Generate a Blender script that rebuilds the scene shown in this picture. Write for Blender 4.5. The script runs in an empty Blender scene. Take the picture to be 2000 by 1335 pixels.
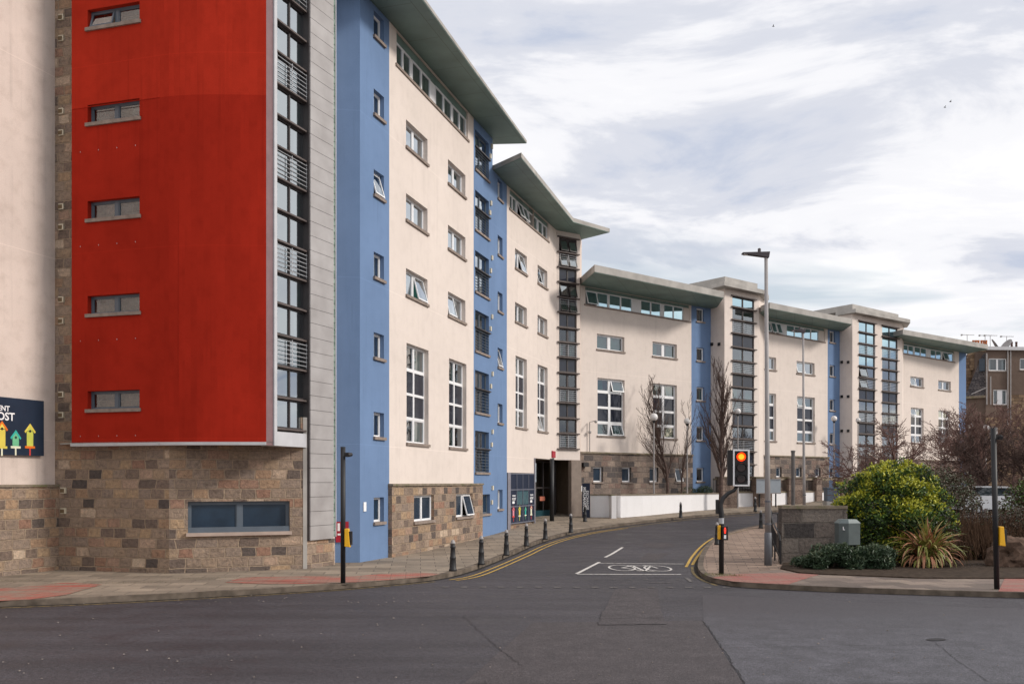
import bpy, bmesh, math, random
from mathutils import Vector, Matrix
S = bpy.context.scene
COL = S.collection
# ------------------------------------------------------------------ camera, sky, sun
FPX, CX, HY, H = 1780.0, 1000.0, 940.0, 2.7      # focal length in photo pixels, centre column, horizon row, eye height
cam_d = bpy.data.cameras.new('camera'); cam = bpy.data.objects.new('camera', cam_d); COL.objects.link(cam)
cam.location = (0, 0, H); cam.rotation_euler = (math.radians(90), 0, 0)
cam_d.sensor_width = 36; cam_d.lens = FPX/2000*36; cam_d.shift_y = (HY-667.5)/2000
cam_d.clip_end = 3000; S.camera = cam
SUN_EL, SUN_AZ = math.radians(31), math.radians(101)   # azimuth clockwise from +Y: right and behind the camera
W = bpy.data.worlds.new('World'); S.world = W; W.use_nodes = True
nt = W.node_tree; nt.nodes.clear(); N = nt.nodes.new; LK = nt.links.new
out = N('ShaderNodeOutputWorld'); bg = N('ShaderNodeBackground'); bg.inputs['Strength'].default_value = 0.1
sky = N('ShaderNodeTexSky'); sky.sky_type = 'NISHITA'; sky.sun_disc = False; sky.sun_elevation = SUN_EL; sky.sun_rotation = SUN_AZ
tc = N('ShaderNodeTexCoord'); sp = N('ShaderNodeSeparateXYZ'); LK(tc.outputs['Generated'], sp.inputs[0])
def wm(op, a, b=None, c=None):
    n = N('ShaderNodeMath'); n.operation = op
    for i, v in enumerate((a, b, c)):
        if v is None: continue
        if isinstance(v, (int, float)): n.inputs[i].default_value = v
        else: LK(v, n.inputs[i])
    return n.outputs[0]
zz = wm('ADD', wm('MAXIMUM', sp.outputs[2], 0.0), 0.16)
cx_ = wm('DIVIDE', sp.outputs[0], zz); cy_ = wm('DIVIDE', sp.outputs[1], zz)
cb = N('ShaderNodeCombineXYZ'); LK(cx_, cb.inputs[0]); LK(cy_, cb.inputs[1])
def wnoise(scale, detail, rough, stretch, rot, dist=0.0, off=(0,0,0)):
    mp = N('ShaderNodeMapping'); mp.inputs['Scale'].default_value = stretch; mp.inputs['Rotation'].default_value = (0,0,rot)
    mp.inputs['Location'].default_value = off
    LK(cb.outputs[0], mp.inputs[0])
    n = N('ShaderNodeTexNoise'); n.inputs['Scale'].default_value = scale; n.inputs['Detail'].default_value = detail
    n.inputs['Roughness'].default_value = rough; n.inputs['Distortion'].default_value = dist
    LK(mp.outputs[0], n.inputs['Vector']); return n.outputs[0]
n1 = wnoise(1.5, 9, 0.6, (1,1.5,1), 0.5, 0.5, (3.1,1.7,0))
n2 = wnoise(0.6, 5, 0.5, (1,2.0,1), -0.25, 0.2, (7.7,2.2,0))
nn = wm('ADD', wm('MULTIPLY', n1, 0.5), wm('MULTIPLY', n2, 0.5))
rp = N('ShaderNodeValToRGB'); rp.color_ramp.interpolation = 'EASE'
els = rp.color_ramp.elements
els[0].position = 0.36; els[0].color = (4.9,5.4,6.6,1)
els[1].position = 0.575; els[1].color = (9.7,9.6,9.55,1)
e = els.new(0.425); e.color = (6.4,6.6,7.3,1)
e = els.new(0.48); e.color = (8.4,8.4,8.7,1)
LK(nn, rp.inputs[0])
n3 = wnoise(0.5, 5, 0.55, (1,2.6,1), 0.15, 0.3, (1.3,9.2,0))
rm = N('ShaderNodeMapRange'); rm.inputs[1].default_value = 0.565; rm.inputs[2].default_value = 0.66; LK(n3, rm.inputs[0])
low = N('ShaderNodeMapRange'); low.inputs[1].default_value = 0.34; low.inputs[2].default_value = 0.17; LK(sp.outputs[2], low.inputs[0])
bm_ = wm('MULTIPLY', wm('MULTIPLY', rm.outputs[0], low.outputs[0]), 0.75)
skm = N('ShaderNodeMix'); skm.data_type = 'RGBA'; LK(bm_, skm.inputs[0]); LK(rp.outputs[0], skm.inputs[6])
sks = N('ShaderNodeMix'); sks.data_type = 'RGBA'; sks.blend_type = 'MULTIPLY'; sks.inputs[0].default_value = 1
LK(sky.outputs[0], sks.inputs[6]); sks.inputs[7].default_value = (1.5,1.35,1.2,1)
LK(sks.outputs[2], skm.inputs[7]); LK(skm.outputs[2], bg.inputs[0]); LK(bg.outputs[0], out.inputs[0])
sd = bpy.data.lights.new('sun', 'SUN'); sd.energy = 2.3; sd.angle = math.radians(10); sd.color = (1.0,0.93,0.85)
so = bpy.data.objects.new('sun', sd); COL.objects.link(so)
sdir = Vector((math.sin(SUN_AZ)*math.cos(SUN_EL), math.cos(SUN_AZ)*math.cos(SUN_EL), math.sin(SUN_EL)))
so.rotation_euler = sdir.to_track_quat('Z', 'Y').to_euler()
S.view_settings.view_transform = 'Standard'; S.view_settings.look = 'None'; S.view_settings.gamma = 1
S.view_settings.exposure = 0.18
# ------------------------------------------------------------------ terrain height and pixel -> place
GT = [(-400,0),(34,0),(42,.15),(46,.3),(50,.48),(54,.66),(58.5,.84),(62.5,1.0),(66,1.3),(75,1.6),(90,2.0),(3000,2.0)]
def g(Y):
    for (a,b),(c,d) in zip(GT, GT[1:]):
        if Y <= c: return b+(d-b)*(Y-a)/(c-a)
    return 2.0
def gp(x, y, off=0.0):                 # point of the ground seen at pixel (x, y)
    lo, hi = 2.0, 200.0
    for _ in range(50):
        m = (lo+hi)/2
        if (y-HY)*m/FPX > H-g(m)-off: hi = m
        else: lo = m
    return Vector(((x-CX)*lo/FPX, lo))
def at(x, Z): return Vector(((x-CX)*Z/FPX, Z))
def zat(y, Z): return H+(HY-y)*Z/FPX
# ------------------------------------------------------------------ materials
MATS = {}
class NB:
    def __init__(s, name):
        s.m = bpy.data.materials.new(name); s.m.use_nodes = True; s.t = s.m.node_tree
        s.b = s.t.nodes['Principled BSDF']; s.o = s.t.nodes['Material Output']; MATS[name] = s.m
        s.uv = None
    def n(s, k, **kw):
        x = s.t.nodes.new(k)
        for a, v in kw.items(): setattr(x, a, v)
        return x
    def l(s, a, b): s.t.links.new(a, b)
    def coord(s, kind='uv', scale=(1,1,1), rot=0):
        if kind == 'uv': c = s.n('ShaderNodeUVMap').outputs[0]
        else: c = s.n('ShaderNodeNewGeometry').outputs['Position']
        m = s.n('ShaderNodeMapping'); m.inputs['Scale'].default_value = scale; m.inputs['Rotation'].default_value = (0,0,rot)
        s.l(c, m.inputs[0]); return m.outputs[0]
    def noise(s, co, scale, detail=4, rough=.55, dist=0):
        x = s.n('ShaderNodeTexNoise'); x.inputs['Scale'].default_value = scale; x.inputs['Detail'].default_value = detail
        x.inputs['Roughness'].default_value = rough; x.inputs['Distortion'].default_value = dist
        s.l(co, x.inputs['Vector']); return x.outputs[0]
    def ramp(s, f, stops):
        r = s.n('ShaderNodeValToRGB'); e = r.color_ramp.elements
        e[0].position, e[0].color = stops[0][0], (*stops[0][1],1); e[1].position, e[1].color = stops[-1][0], (*stops[-1][1],1)
        for p, c in stops[1:-1]: q = e.new(p); q.color = (*c,1)
        s.l(f, r.inputs[0]); return r.outputs[0]
    def mix(s, f, a, b, mode='MIX'):
        x = s.n('ShaderNodeMix'); x.data_type = 'RGBA'; x.blend_type = mode
        for i, v in ((0,f),(6,a),(7,b)):
            if isinstance(v, (int,float)): x.inputs[i].default_value = v
            elif isinstance(v, tuple): x.inputs[i].default_value = (*v,1)
            else: s.l(v, x.inputs[i])
        return x.outputs[2]
    def math(s, op, a, b=0.0):
        x = s.n('ShaderNodeMath'); x.operation = op
        for i, v in enumerate((a,b)):
            if isinstance(v, (int,float)): x.inputs[i].default_value = v
            else: s.l(v, x.inputs[i])
        return x.outputs[0]
    def bump(s, h, dist, strength=.6, prev=None):
        x = s.n('ShaderNodeBump'); x.inputs['Distance'].default_value = dist; x.inputs['Strength'].default_value = strength
        s.l(h, x.inputs['Height'])
        if prev is not None: s.l(prev, x.inputs['Normal'])
        s.l(x.outputs[0], s.b.inputs['Normal']); return x.outputs[0]
    def col(s, c):
        if isinstance(c, tuple): s.b.inputs['Base Color'].default_value = (*c,1)
        else: s.l(c, s.b.inputs['Base Color'])
    def rough(s, r, spec=.5, metal=0):
        s.b.inputs['Roughness'].default_value = r; s.b.inputs['Specular IOR Level'].default_value = spec; s.b.inputs['Metallic'].default_value = metal
def plain(name, c, r=.6, spec=.4, metal=0, var=.12, scale=3.0):
    k = NB(name); co = k.coord('pos'); f = k.noise(co, scale, 4)
    lo = tuple(v*(1-var) for v in c); hi = tuple(min(1,v*(1+var)) for v in c)
    k.col(k.ramp(f, [(.3,lo),(.7,hi)])); k.rough(r, spec, metal); return k.m
def render_mat(name, c, var=.07, streak=.10, stain=(.35,.32,.29), bump=.004, drip=.35, upper=None):
    k = NB(name); co = k.coord('uv')
    big = k.noise(co, .35, 5, .6); mid = k.noise(co, 2.2, 5, .6); fine = k.noise(co, 38, 3, .7)
    st = k.noise(k.coord('uv', (2.6,.12,1)), 1.0, 5, .65)
    base = k.ramp(big, [(.3,tuple(v*(1-var) for v in c)),(.7,tuple(min(1,v*(1+var)) for v in c))])
    base = k.mix(k.math('MULTIPLY', k.ramp(mid, [(.48,(0,0,0)),(.75,(1,1,1))]), streak), base, tuple(v*s for v,s in zip(c,stain)))
    sm = k.ramp(st, [(.52,(0,0,0)),(.78,(1,1,1))])
    base = k.mix(k.math('MULTIPLY', sm, drip), base, tuple(v*.62 for v in c))
    st2 = k.noise(k.coord('uv', (7,.10,1)), 1.0, 4, .6); bigm = k.noise(k.coord('uv', (.5,.5,1)), 1.0, 3, .6)
    base = k.mix(k.math('MULTIPLY', k.math('MULTIPLY', k.ramp(st2, [(.55,(0,0,0)),(.72,(1,1,1))]), k.ramp(bigm, [(.45,(0,0,0)),(.6,(1,1,1))])), drip*1.2), base, tuple(v*.5 for v in c))
    base = k.mix(.22, base, k.ramp(fine, [(.3,tuple(v*.5 for v in c)),(.7,tuple(min(1,v*1.3) for v in c))]))
    # horizontal day-joints of the render
    sep = k.n('ShaderNodeSeparateXYZ'); k.l(co, sep.inputs[0])
    fr = k.math('FRACT', k.math('ADD', k.math('DIVIDE', sep.outputs[1], 5.32), .27))
    j = k.math('LESS_THAN', fr, .0045)
    base = k.mix(k.math('MULTIPLY', j, .3), base, tuple(min(1, v*1.35) for v in c))
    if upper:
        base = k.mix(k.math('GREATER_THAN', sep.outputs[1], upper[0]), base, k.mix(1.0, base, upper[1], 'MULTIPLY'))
    k.col(base); k.rough(.95, .05); b1 = k.bump(fine, bump, .5); k.bump(mid, .01, .3, b1); return k.m
def stone_mat(name, tones, mortar, bw=.47, rh=.30, lum=1.0):
    k = NB(name); co = k.coord('uv'); nz = k.noise(co, 1.6, 3)
    vm = k.n('ShaderNodeVectorMath', operation='SCALE'); vm.inputs['Scale'].default_value = .055
    wn_ = k.n('ShaderNodeTexNoise'); wn_.inputs['Scale'].default_value = 1.9; wn_.inputs['Detail'].default_value = 1; k.l(co, wn_.inputs['Vector']); cw = k.n('ShaderNodeCombineXYZ'); k.l(k.math('MULTIPLY', k.math('SUBTRACT', wn_.outputs[0], .5), .16), cw.inputs[0])
    nc = k.n('ShaderNodeTexNoise'); nc.inputs['Scale'].default_value = 4.2; k.l(co, nc.inputs['Vector']); k.l(nc.outputs['Color'], vm.inputs[0])
    va = k.n('ShaderNodeVectorMath', operation='ADD'); k.l(co, va.inputs[0]); k.l(vm.outputs[0], va.inputs[1]); vb = k.n('ShaderNodeVectorMath', operation='ADD'); k.l(va.outputs[0], vb.inputs[0]); k.l(cw.outputs[0], vb.inputs[1]); va = vb
    br = k.n('ShaderNodeTexBrick'); br.offset = .5; br.squash = 1.35; br.squash_frequency = 3; br.offset_frequency = 2
    br.inputs['Color1'].default_value = (0,0,0,1); br.inputs['Color2'].default_value = (1,1,1,1); br.inputs['Mortar'].default_value = (.5,.5,.5,1)
    br.inputs['Scale'].default_value = 1; br.inputs['Mortar Size'].default_value = .021; br.inputs['Mortar Smooth'].default_value = .35
    br.inputs['Brick Width'].default_value = bw; br.inputs['Row Height'].default_value = rh
    k.l(va.outputs[0], br.inputs['Vector'])
    c = k.ramp(br.outputs['Color'], tones)
    med = k.noise(co, 9, 5, .7); fine = k.noise(co, 60, 3, .8); big = k.noise(co, .5, 4, .6)
    c = k.mix(.55, c, k.ramp(med, [(.30,(.16,.14,.13)),(.5,(.5,.5,.5)),(.72,(.86,.80,.72))]), 'OVERLAY')
    c = k.mix(.7, c, k.ramp(fine, [(.35,(.2,.2,.2)),(.65,(.8,.8,.8))]), 'OVERLAY')
    c = k.mix(br.outputs['Fac'], c, k.mix(.4, mortar, k.ramp(med, [(.3,tuple(v*.6 for v in mortar)),(.7,tuple(v*1.2 for v in mortar))])))
    c = k.mix(.5, c, k.ramp(big, [(.3,(.36,.36,.36)),(.7,(.62,.61,.6))]), 'OVERLAY')
    k.col(c); k.rough(.9, .25)
    hgt = k.math('SUBTRACT', k.math('MULTIPLY', med, .8), br.outputs['Fac']); k.bump(hgt, .06, 1.0); return k.m
cream = render_mat('cream_render', (.72,.635,.578), .06, .14, drip=.22)
cream_dull = render_mat('weathered_shaded_cream_render', (.67,.57,.51), .10, .4, (.55,.5,.46), drip=.3)
blue = render_mat('blue_render', (.162,.245,.405), .10, .2, (.6,.65,.7), drip=.3)
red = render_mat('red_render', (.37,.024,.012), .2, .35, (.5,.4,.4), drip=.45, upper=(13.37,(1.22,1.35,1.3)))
stoneA = stone_mat('granite_rubble', [(0,(.095,.08,.075)),(.14,(.18,.135,.11)),(.4,(.33,.25,.19)),(.55,(.25,.195,.16)),(.72,(.38,.27,.175)),(.88,(.28,.165,.12)),(1,(.50,.395,.30))], (.37,.28,.205), .43, .28)
stoneC = stone_mat('dark_granite_blocks', [(0,(.09,.08,.08)),(.3,(.16,.13,.115)),(.6,(.27,.215,.18)),(.8,(.19,.13,.11)),(1,(.34,.275,.225))], (.27,.22,.185), .56, .33)
stoneW = stone_mat('dark_wall_stone', [(0,(.055,.05,.05)),(.3,(.12,.10,.09)),(.6,(.16,.135,.12)),(1,(.19,.165,.145))], (.15,.13,.115), .95, .48)
stoneT = stone_mat('tenement_rubble', [(0,(.11,.07,.045)),(.5,(.21,.14,.09)),(1,(.28,.20,.13))], (.10,.075,.055), .7, .34)
stoneP = stone_mat('pier_stone', [(0,(.16,.12,.10)),(.5,(.24,.18,.15)),(1,(.30,.23,.19))], (.2,.15,.125), .9, .42)
harl = render_mat('brown_harling', (.15,.11,.09), .15, .3)
slate = stone_mat('roof_slates', [(0,(.06,.055,.06)),(.5,(.10,.09,.095)),(1,(.14,.125,.125))], (.04,.035,.035), .3, .2)
k = NB('stone_coping'); co = k.coord('pos'); f = k.noise(co, 3, 5, .7); k.col(k.ramp(f, [(.32,(.14,.15,.06)),(.46,(.20,.165,.12)),(.7,(.30,.24,.19))])); k.rough(.9, .2); coping = k.m
sillm = plain('concrete_sill', (.26,.21,.18), .85, .25, var=.22, scale=6)
white = plain('white_upvc', (.80,.80,.81), .35, .45, var=.04)
greyfr = plain('blue_grey_frame', (.10,.125,.155), .4, .45, var=.1)
darkfr = plain('dark_steel', (.045,.037,.037), .45, .45, var=.2)
ledgem = plain('weathered_steel_ledge', (.10,.078,.072), .6, .4, var=.25, scale=4)
silver = plain('aluminium_trim', (.50,.50,.52), .4, .5, var=.08)
railm = plain('galvanised_rail', (.42,.43,.45), .4, .5, var=.1)
whitew = render_mat('white_painted_wall', (.80,.79,.80), .03, .12, (.7,.66,.6), drip=.18)
roomm = plain('dim_room', (.10,.095,.09), .95, .1)
black = plain('black_paint', (.012,.012,.014), .55, .5, var=.2)
blackm = plain('black_plastic', (.018,.016,.017), .55, .4)
yellowp = plain('yellow_plastic', (.80,.42,.01), .4, .5, var=.06)
redsign = plain('red_sign', (.36,.012,.03), .4, .4)
lampgrey = plain('galvanised_pole', (.30,.28,.275), .5, .45, var=.14, scale=2)
lampbase = plain('painted_pole_base', (.12,.125,.14), .5, .4)
lamphead = plain('lamp_head_paint', (.05,.04,.045), .45, .4)
cabgreen = plain('cabinet_green_paint', (.085,.105,.105), .5, .4, var=.15)
cabblue = plain('cabinet_grey_paint', (.10,.13,.17), .5, .4, var=.12)
signgrey = plain('sign_back_grey', (.38,.42,.46), .5, .35, var=.06)
globem = plain('globe_plastic', (.70,.68,.67), .25, .6, var=.04)
fascia = plain('fascia_concrete', (.385,.365,.34), .8, .15, var=.2, scale=1.2)
navy = plain('navy_board', (.012,.02,.045), .45, .35)
whitep = plain('white_print', (.85,.85,.86), .6, .2, var=.02)
barkm = plain('bark', (.10,.068,.058), .95, .15, var=.35, scale=8)
barkr = plain('reddish_twigs', (.165,.10,.085), .9, .15, var=.35, scale=3)
curt_t = plain('teal_curtain', (.09,.26,.22), .9, .1, var=.2)
curt_w = plain('pale_curtain', (.42,.43,.43), .9, .1, var=.1)
k = NB('soffit_green'); co = k.coord('pos'); f = k.noise(co, .7, 5); s2 = k.coord('pos', (1,1,1))
c = k.ramp(f, [(.3,(.125,.185,.165)),(.7,(.185,.275,.245))])
br = k.n('ShaderNodeTexBrick'); br.inputs['Scale'].default_value = 1; br.inputs['Brick Width'].default_value = 2.4; br.inputs['Row Height'].default_value = 1.2
br.inputs['Mortar Size'].default_value = .012; k.l(k.coord('pos', (1,1,1), -1.27), br.inputs['Vector'])
k.col(k.mix(k.math('MULTIPLY', br.outputs['Fac'], .6), c, (.05,.06,.055))); k.rough(.55, .4)
soffit = k.m
k = NB('silver_cladding'); co = k.coord('uv'); f = k.noise(co, 1.2, 4); sep = k.n('ShaderNodeSeparateXYZ'); k.l(co, sep.inputs[0])
k.col(k.ramp(f, [(.3,(.31,.29,.285)),(.7,(.42,.40,.395))])); k.rough(.55, .5, .15); cladm = k.m
k = NB('glass_block'); co = k.coord('uv'); k.col(k.ramp(k.noise(co, 5, 3), [(.3,(.10,.17,.13)),(.7,(.35,.45,.38))])); k.rough(.2, .6); gblock = k.m
def glassmat(name, tint, refl):
    k = NB(name); t = k.t; t.nodes.remove(k.b)
    tr = k.n('ShaderNodeBsdfTransparent'); tr.inputs[0].default_value = (*tint,1)
    gl = k.n('ShaderNodeBsdfGlossy'); gl.inputs['Roughness'].default_value = .015; gl.inputs[0].default_value = (.88,.95,1,1)
    bp = k.n('ShaderNodeBump'); bp.inputs['Distance'].default_value = .004; bp.inputs['Strength'].default_value = .25
    k.l(k.noise(k.coord('pos'), 1.1, 2), bp.inputs['Height']); k.l(bp.outputs[0], gl.inputs['Normal'])
    fr = k.n('ShaderNodeLayerWeight'); fr.inputs[0].default_value = .5
    pw = k.math('POWER', fr.outputs['Facing'], 1.6); ff = k.math('ADD', k.math('MULTIPLY', pw, .95-refl), refl)
    mx = k.n('ShaderNodeMixShader'); k.l(ff, mx.inputs[0]); k.l(tr.outputs[0], mx.inputs[1]); k.l(gl.outputs[0], mx.inputs[2])
    k.l(mx.outputs[0], k.o.inputs[0]); return k.m
glass = glassmat('window_glass', (.55,.6,.62), .07)
glassR = glassmat('coated_glass', (.35,.4,.42), .30)
glassB = glassmat('sky_tinted_glass', (.35,.4,.42), .62)
for n_ in glassB.node_tree.nodes:
    if n_.type == 'BSDF_GLOSSY': n_.inputs[0].default_value = (.62,.86,.97,1)
darkpane = plain('dark_spandrel_glass', (.018,.022,.035), .06, .6, var=.2)
frost = plain('film_covered_glass', (.016,.032,.055), .18, .5, var=.25, scale=2)
# ground materials
k = NB('asphalt'); co = k.coord('pos'); big = k.noise(co, .16, 5, .6); mid = k.noise(co, 1.1, 5, .6); fine = k.noise(co, 45, 3, .8); gr = k.noise(co, 14, 4, .7)
st = k.noise(k.coord('pos', (.12,1.3,1)), 1, 5, .6)
c = k.ramp(big, [(.3,(.037,.033,.037)),(.7,(.062,.055,.062))])
c = k.mix(.35, c, k.ramp(st, [(.35,(.027,.024,.028)),(.7,(.084,.077,.089))]))
c = k.mix(.55, c, k.ramp(mid, [(.3,(.36,.36,.36)),(.7,(.60,.60,.60))]), 'OVERLAY')
c = k.mix(.85, c, k.ramp(gr, [(.3,(.22,.22,.22)),(.7,(.78,.78,.78))]), 'OVERLAY')
c = k.mix(1, c, k.ramp(fine, [(.38,(.12,.12,.12)),(.62,(.88,.88,.88))]), 'OVERLAY')
k.col(c); k.rough(.62, .35); b1 = k.bump(fine, .012, .8); k.bump(gr, .01, .5, b1)
k.l(k.ramp(mid, [(.3,(.5,.5,.5)),(.7,(.8,.8,.8))]), k.b.inputs['Roughness']); asphalt = k.m
def asph2(name, a, b, r=.7, fade=None):
    k = NB(name); co = k.coord('pos'); f = k.noise(co, 45, 3, .8); m = k.noise(co, 2.2, 5, .65); gr = k.noise(co, 12, 4, .7)
    c = k.mix(.8, k.ramp(m, [(.3,a),(.7,b)]), k.ramp(f, [(.38,(.1,.1,.1)),(.62,(.9,.9,.9))]), 'OVERLAY')
    c = k.mix(.7, c, k.ramp(gr, [(.3,(.3,.3,.3)),(.7,(.7,.7,.7))]), 'OVERLAY')
    if fade:
        sp_ = k.n('ShaderNodeSeparateXYZ'); k.l(k.coord('pos'), sp_.inputs[0]); w_ = k.noise(k.coord('pos', (.35,1,1)), .6, 5, .6)
        v_ = k.math('ADD', sp_.outputs[1], k.math('MULTIPLY', w_, 5.0)); mr = k.n('ShaderNodeMapRange'); mr.inputs[1].default_value = fade[0]; mr.inputs[2].default_value = fade[1]; k.l(v_, mr.inputs[0])
        c = k.mix(mr.outputs[0], c, k.mix(.8, (.050,.044,.050), k.ramp(f, [(.38,(.1,.1,.1)),(.62,(.9,.9,.9))]), 'OVERLAY'))
    k.col(c); k.rough(r, .35); b1 = k.bump(f, .012, .8); k.bump(gr, .012, .5, b1); return k.m
asph_patch = asph2('worn_asphalt', (.044,.037,.039), (.072,.061,.064))
asph_grey = asph2('polished_asphalt', (.046,.044,.051), (.092,.088,.103), .58, (17.5,22.5))
asph_dark = asph2('tar_patch', (.022,.019,.021), (.034,.030,.033))
def slabs(name, tones, bw, rh, rot, mort=(.10,.08,.065), moss=0.3):
    k = NB(name); co = k.coord('pos', (1,1,1), rot)
    br = k.n('ShaderNodeTexBrick'); br.inputs['Scale'].default_value = 1; br.inputs['Brick Width'].default_value = bw; br.inputs['Row Height'].default_value = rh
    br.inputs['Mortar Size'].default_value = .012; br.inputs['Mortar Smooth'].default_value = .3
    br.inputs['Color1'].default_value = (0,0,0,1); br.inputs['Color2'].default_value = (1,1,1,1); k.l(co, br.inputs['Vector'])
    c = k.ramp(br.outputs['Color'], tones); m = k.noise(co, 1.3, 5, .65); f = k.noise(co, 26, 4, .75)
    c = k.mix(.6, c, k.ramp(m, [(.3,(.34,.34,.34)),(.7,(.64,.62,.6))]), 'OVERLAY')
    c = k.mix(.5, c, k.ramp(f, [(.3,(.3,.3,.3)),(.7,(.7,.7,.7))]), 'OVERLAY')
    c = k.mix(br.outputs['Fac'], c, mort); k.col(c); k.rough(.88, .25)
    k.bump(k.math('SUBTRACT', k.math('MULTIPLY', f, .3), br.outputs['Fac']), .012, .6); return k.m
paveL = slabs('concrete_flags', [(0,(.20,.165,.13)),(.5,(.26,.215,.17)),(1,(.31,.255,.20))], .9, .6, -.1)
paveR = slabs('brick_paviours', [(0,(.20,.145,.115)),(.5,(.26,.19,.15)),(1,(.31,.23,.18))], .6, .42, .2)
paveF = slabs('dark_flags', [(0,(.13,.105,.09)),(.5,(.19,.15,.13)),(1,(.25,.2,.165))], .9, .6, -.1)
def faded_red(name, redc, under, lo, hi, rot):
    k = NB(name); co = k.coord('pos', (.35,1.3,1), rot); pos = k.coord('pos', (1,1,1), rot)
    br = k.n('ShaderNodeTexBrick'); br.inputs['Scale'].default_value = 1; br.inputs['Brick Width'].default_value = .4; br.inputs['Row Height'].default_value = .4
    br.offset = 0; br.inputs['Mortar Size'].default_value = .01; k.l(pos, br.inputs['Vector'])
    f = k.noise(co, 2.2, 6, .7); fi = k.noise(pos, 20, 4, .7)
    c = k.mix(k.ramp(f, [(lo,(0,0,0)),(hi,(1,1,1))]), redc, under)
    c = k.mix(.5, c, k.ramp(fi, [(.3,(.3,.3,.3)),(.7,(.7,.7,.7))]), 'OVERLAY')
    c = k.mix(k.math('MULTIPLY', br.outputs['Fac'], .6), c, (.14,.09,.07)); k.col(c); k.rough(.85, .25)
    v = k.n('ShaderNodeTexVoronoi'); v.inputs['Scale'].default_value = 15; v.inputs['Randomness'].default_value = 0; k.l(pos, v.inputs['Vector'])
    k.bump(k.math('LESS_THAN', v.outputs['Distance'], .3), .006, .8); return k.m
redL = faded_red('worn_red_tactile', (.38,.10,.075), (.26,.21,.165), .40, .62, -.1)
redR = faded_red('red_tactile', (.31,.10,.085), (.27,.18,.145), .36, .66, .1)
kerbm = plain('granite_kerb', (.135,.108,.085), .9, .2, var=.45, scale=3)
gutterm = plain('gutter_grime_shade', (.030,.026,.022), .9, .2, var=.5, scale=5)  # grime, with the shadow line under the kerb put into the colour
soil = plain('soil', (.055,.040,.030), .98, .1, var=.45, scale=9)
verge = plain('earth', (.10,.085,.06), .98, .1, var=.3, scale=.5)
k = NB('line_white'); co = k.coord('pos'); f = k.noise(co, 9, 5, .75)
k.col(k.ramp(f, [(.33,(.22,.2,.19)),(.47,(.58,.55,.52)),(.8,(.70,.67,.64))])); k.rough(.8, .2); linew = k.m
k = NB('line_yellow'); co = k.coord('pos'); f = k.noise(co, 7, 5, .75)
k.col(k.ramp(f, [(.33,(.16,.11,.06)),(.48,(.52,.33,.08)),(.8,(.62,.42,.12))])); k.rough(.8, .2); liney = k.m
k = NB('line_worn'); co = k.coord('pos'); f = k.noise(co, 7, 5, .75)
k.col(k.ramp(f, [(.40,(.06,.055,.055)),(.62,(.24,.22,.21))])); k.rough(.8, .2); linew2 = k.m
k = NB('line_yellow_worn'); co = k.coord('pos'); f = k.noise(co, 7, 5, .75)
k.col(k.ramp(f, [(.36,(.07,.06,.05)),(.62,(.36,.26,.10))])); k.rough(.8, .2); liney2 = k.m
def emis(name, c, s):
    k = NB(name); k.col(c); k.b.inputs['Emission Color'].default_value = (*c,1); k.b.inputs['Emission Strength'].default_value = s; return k.m
redlens = emis('lit_red_lens', (1.0,.04,.0), 1.7)
amberglow = emis('lit_lens_core', (1.0,.30,.01), 1.6)
redfig = emis('lit_red_figure', (1,.04,.02), 1.2)
downl = emis('downlight', (1,.85,.6), 1.6)
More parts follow.
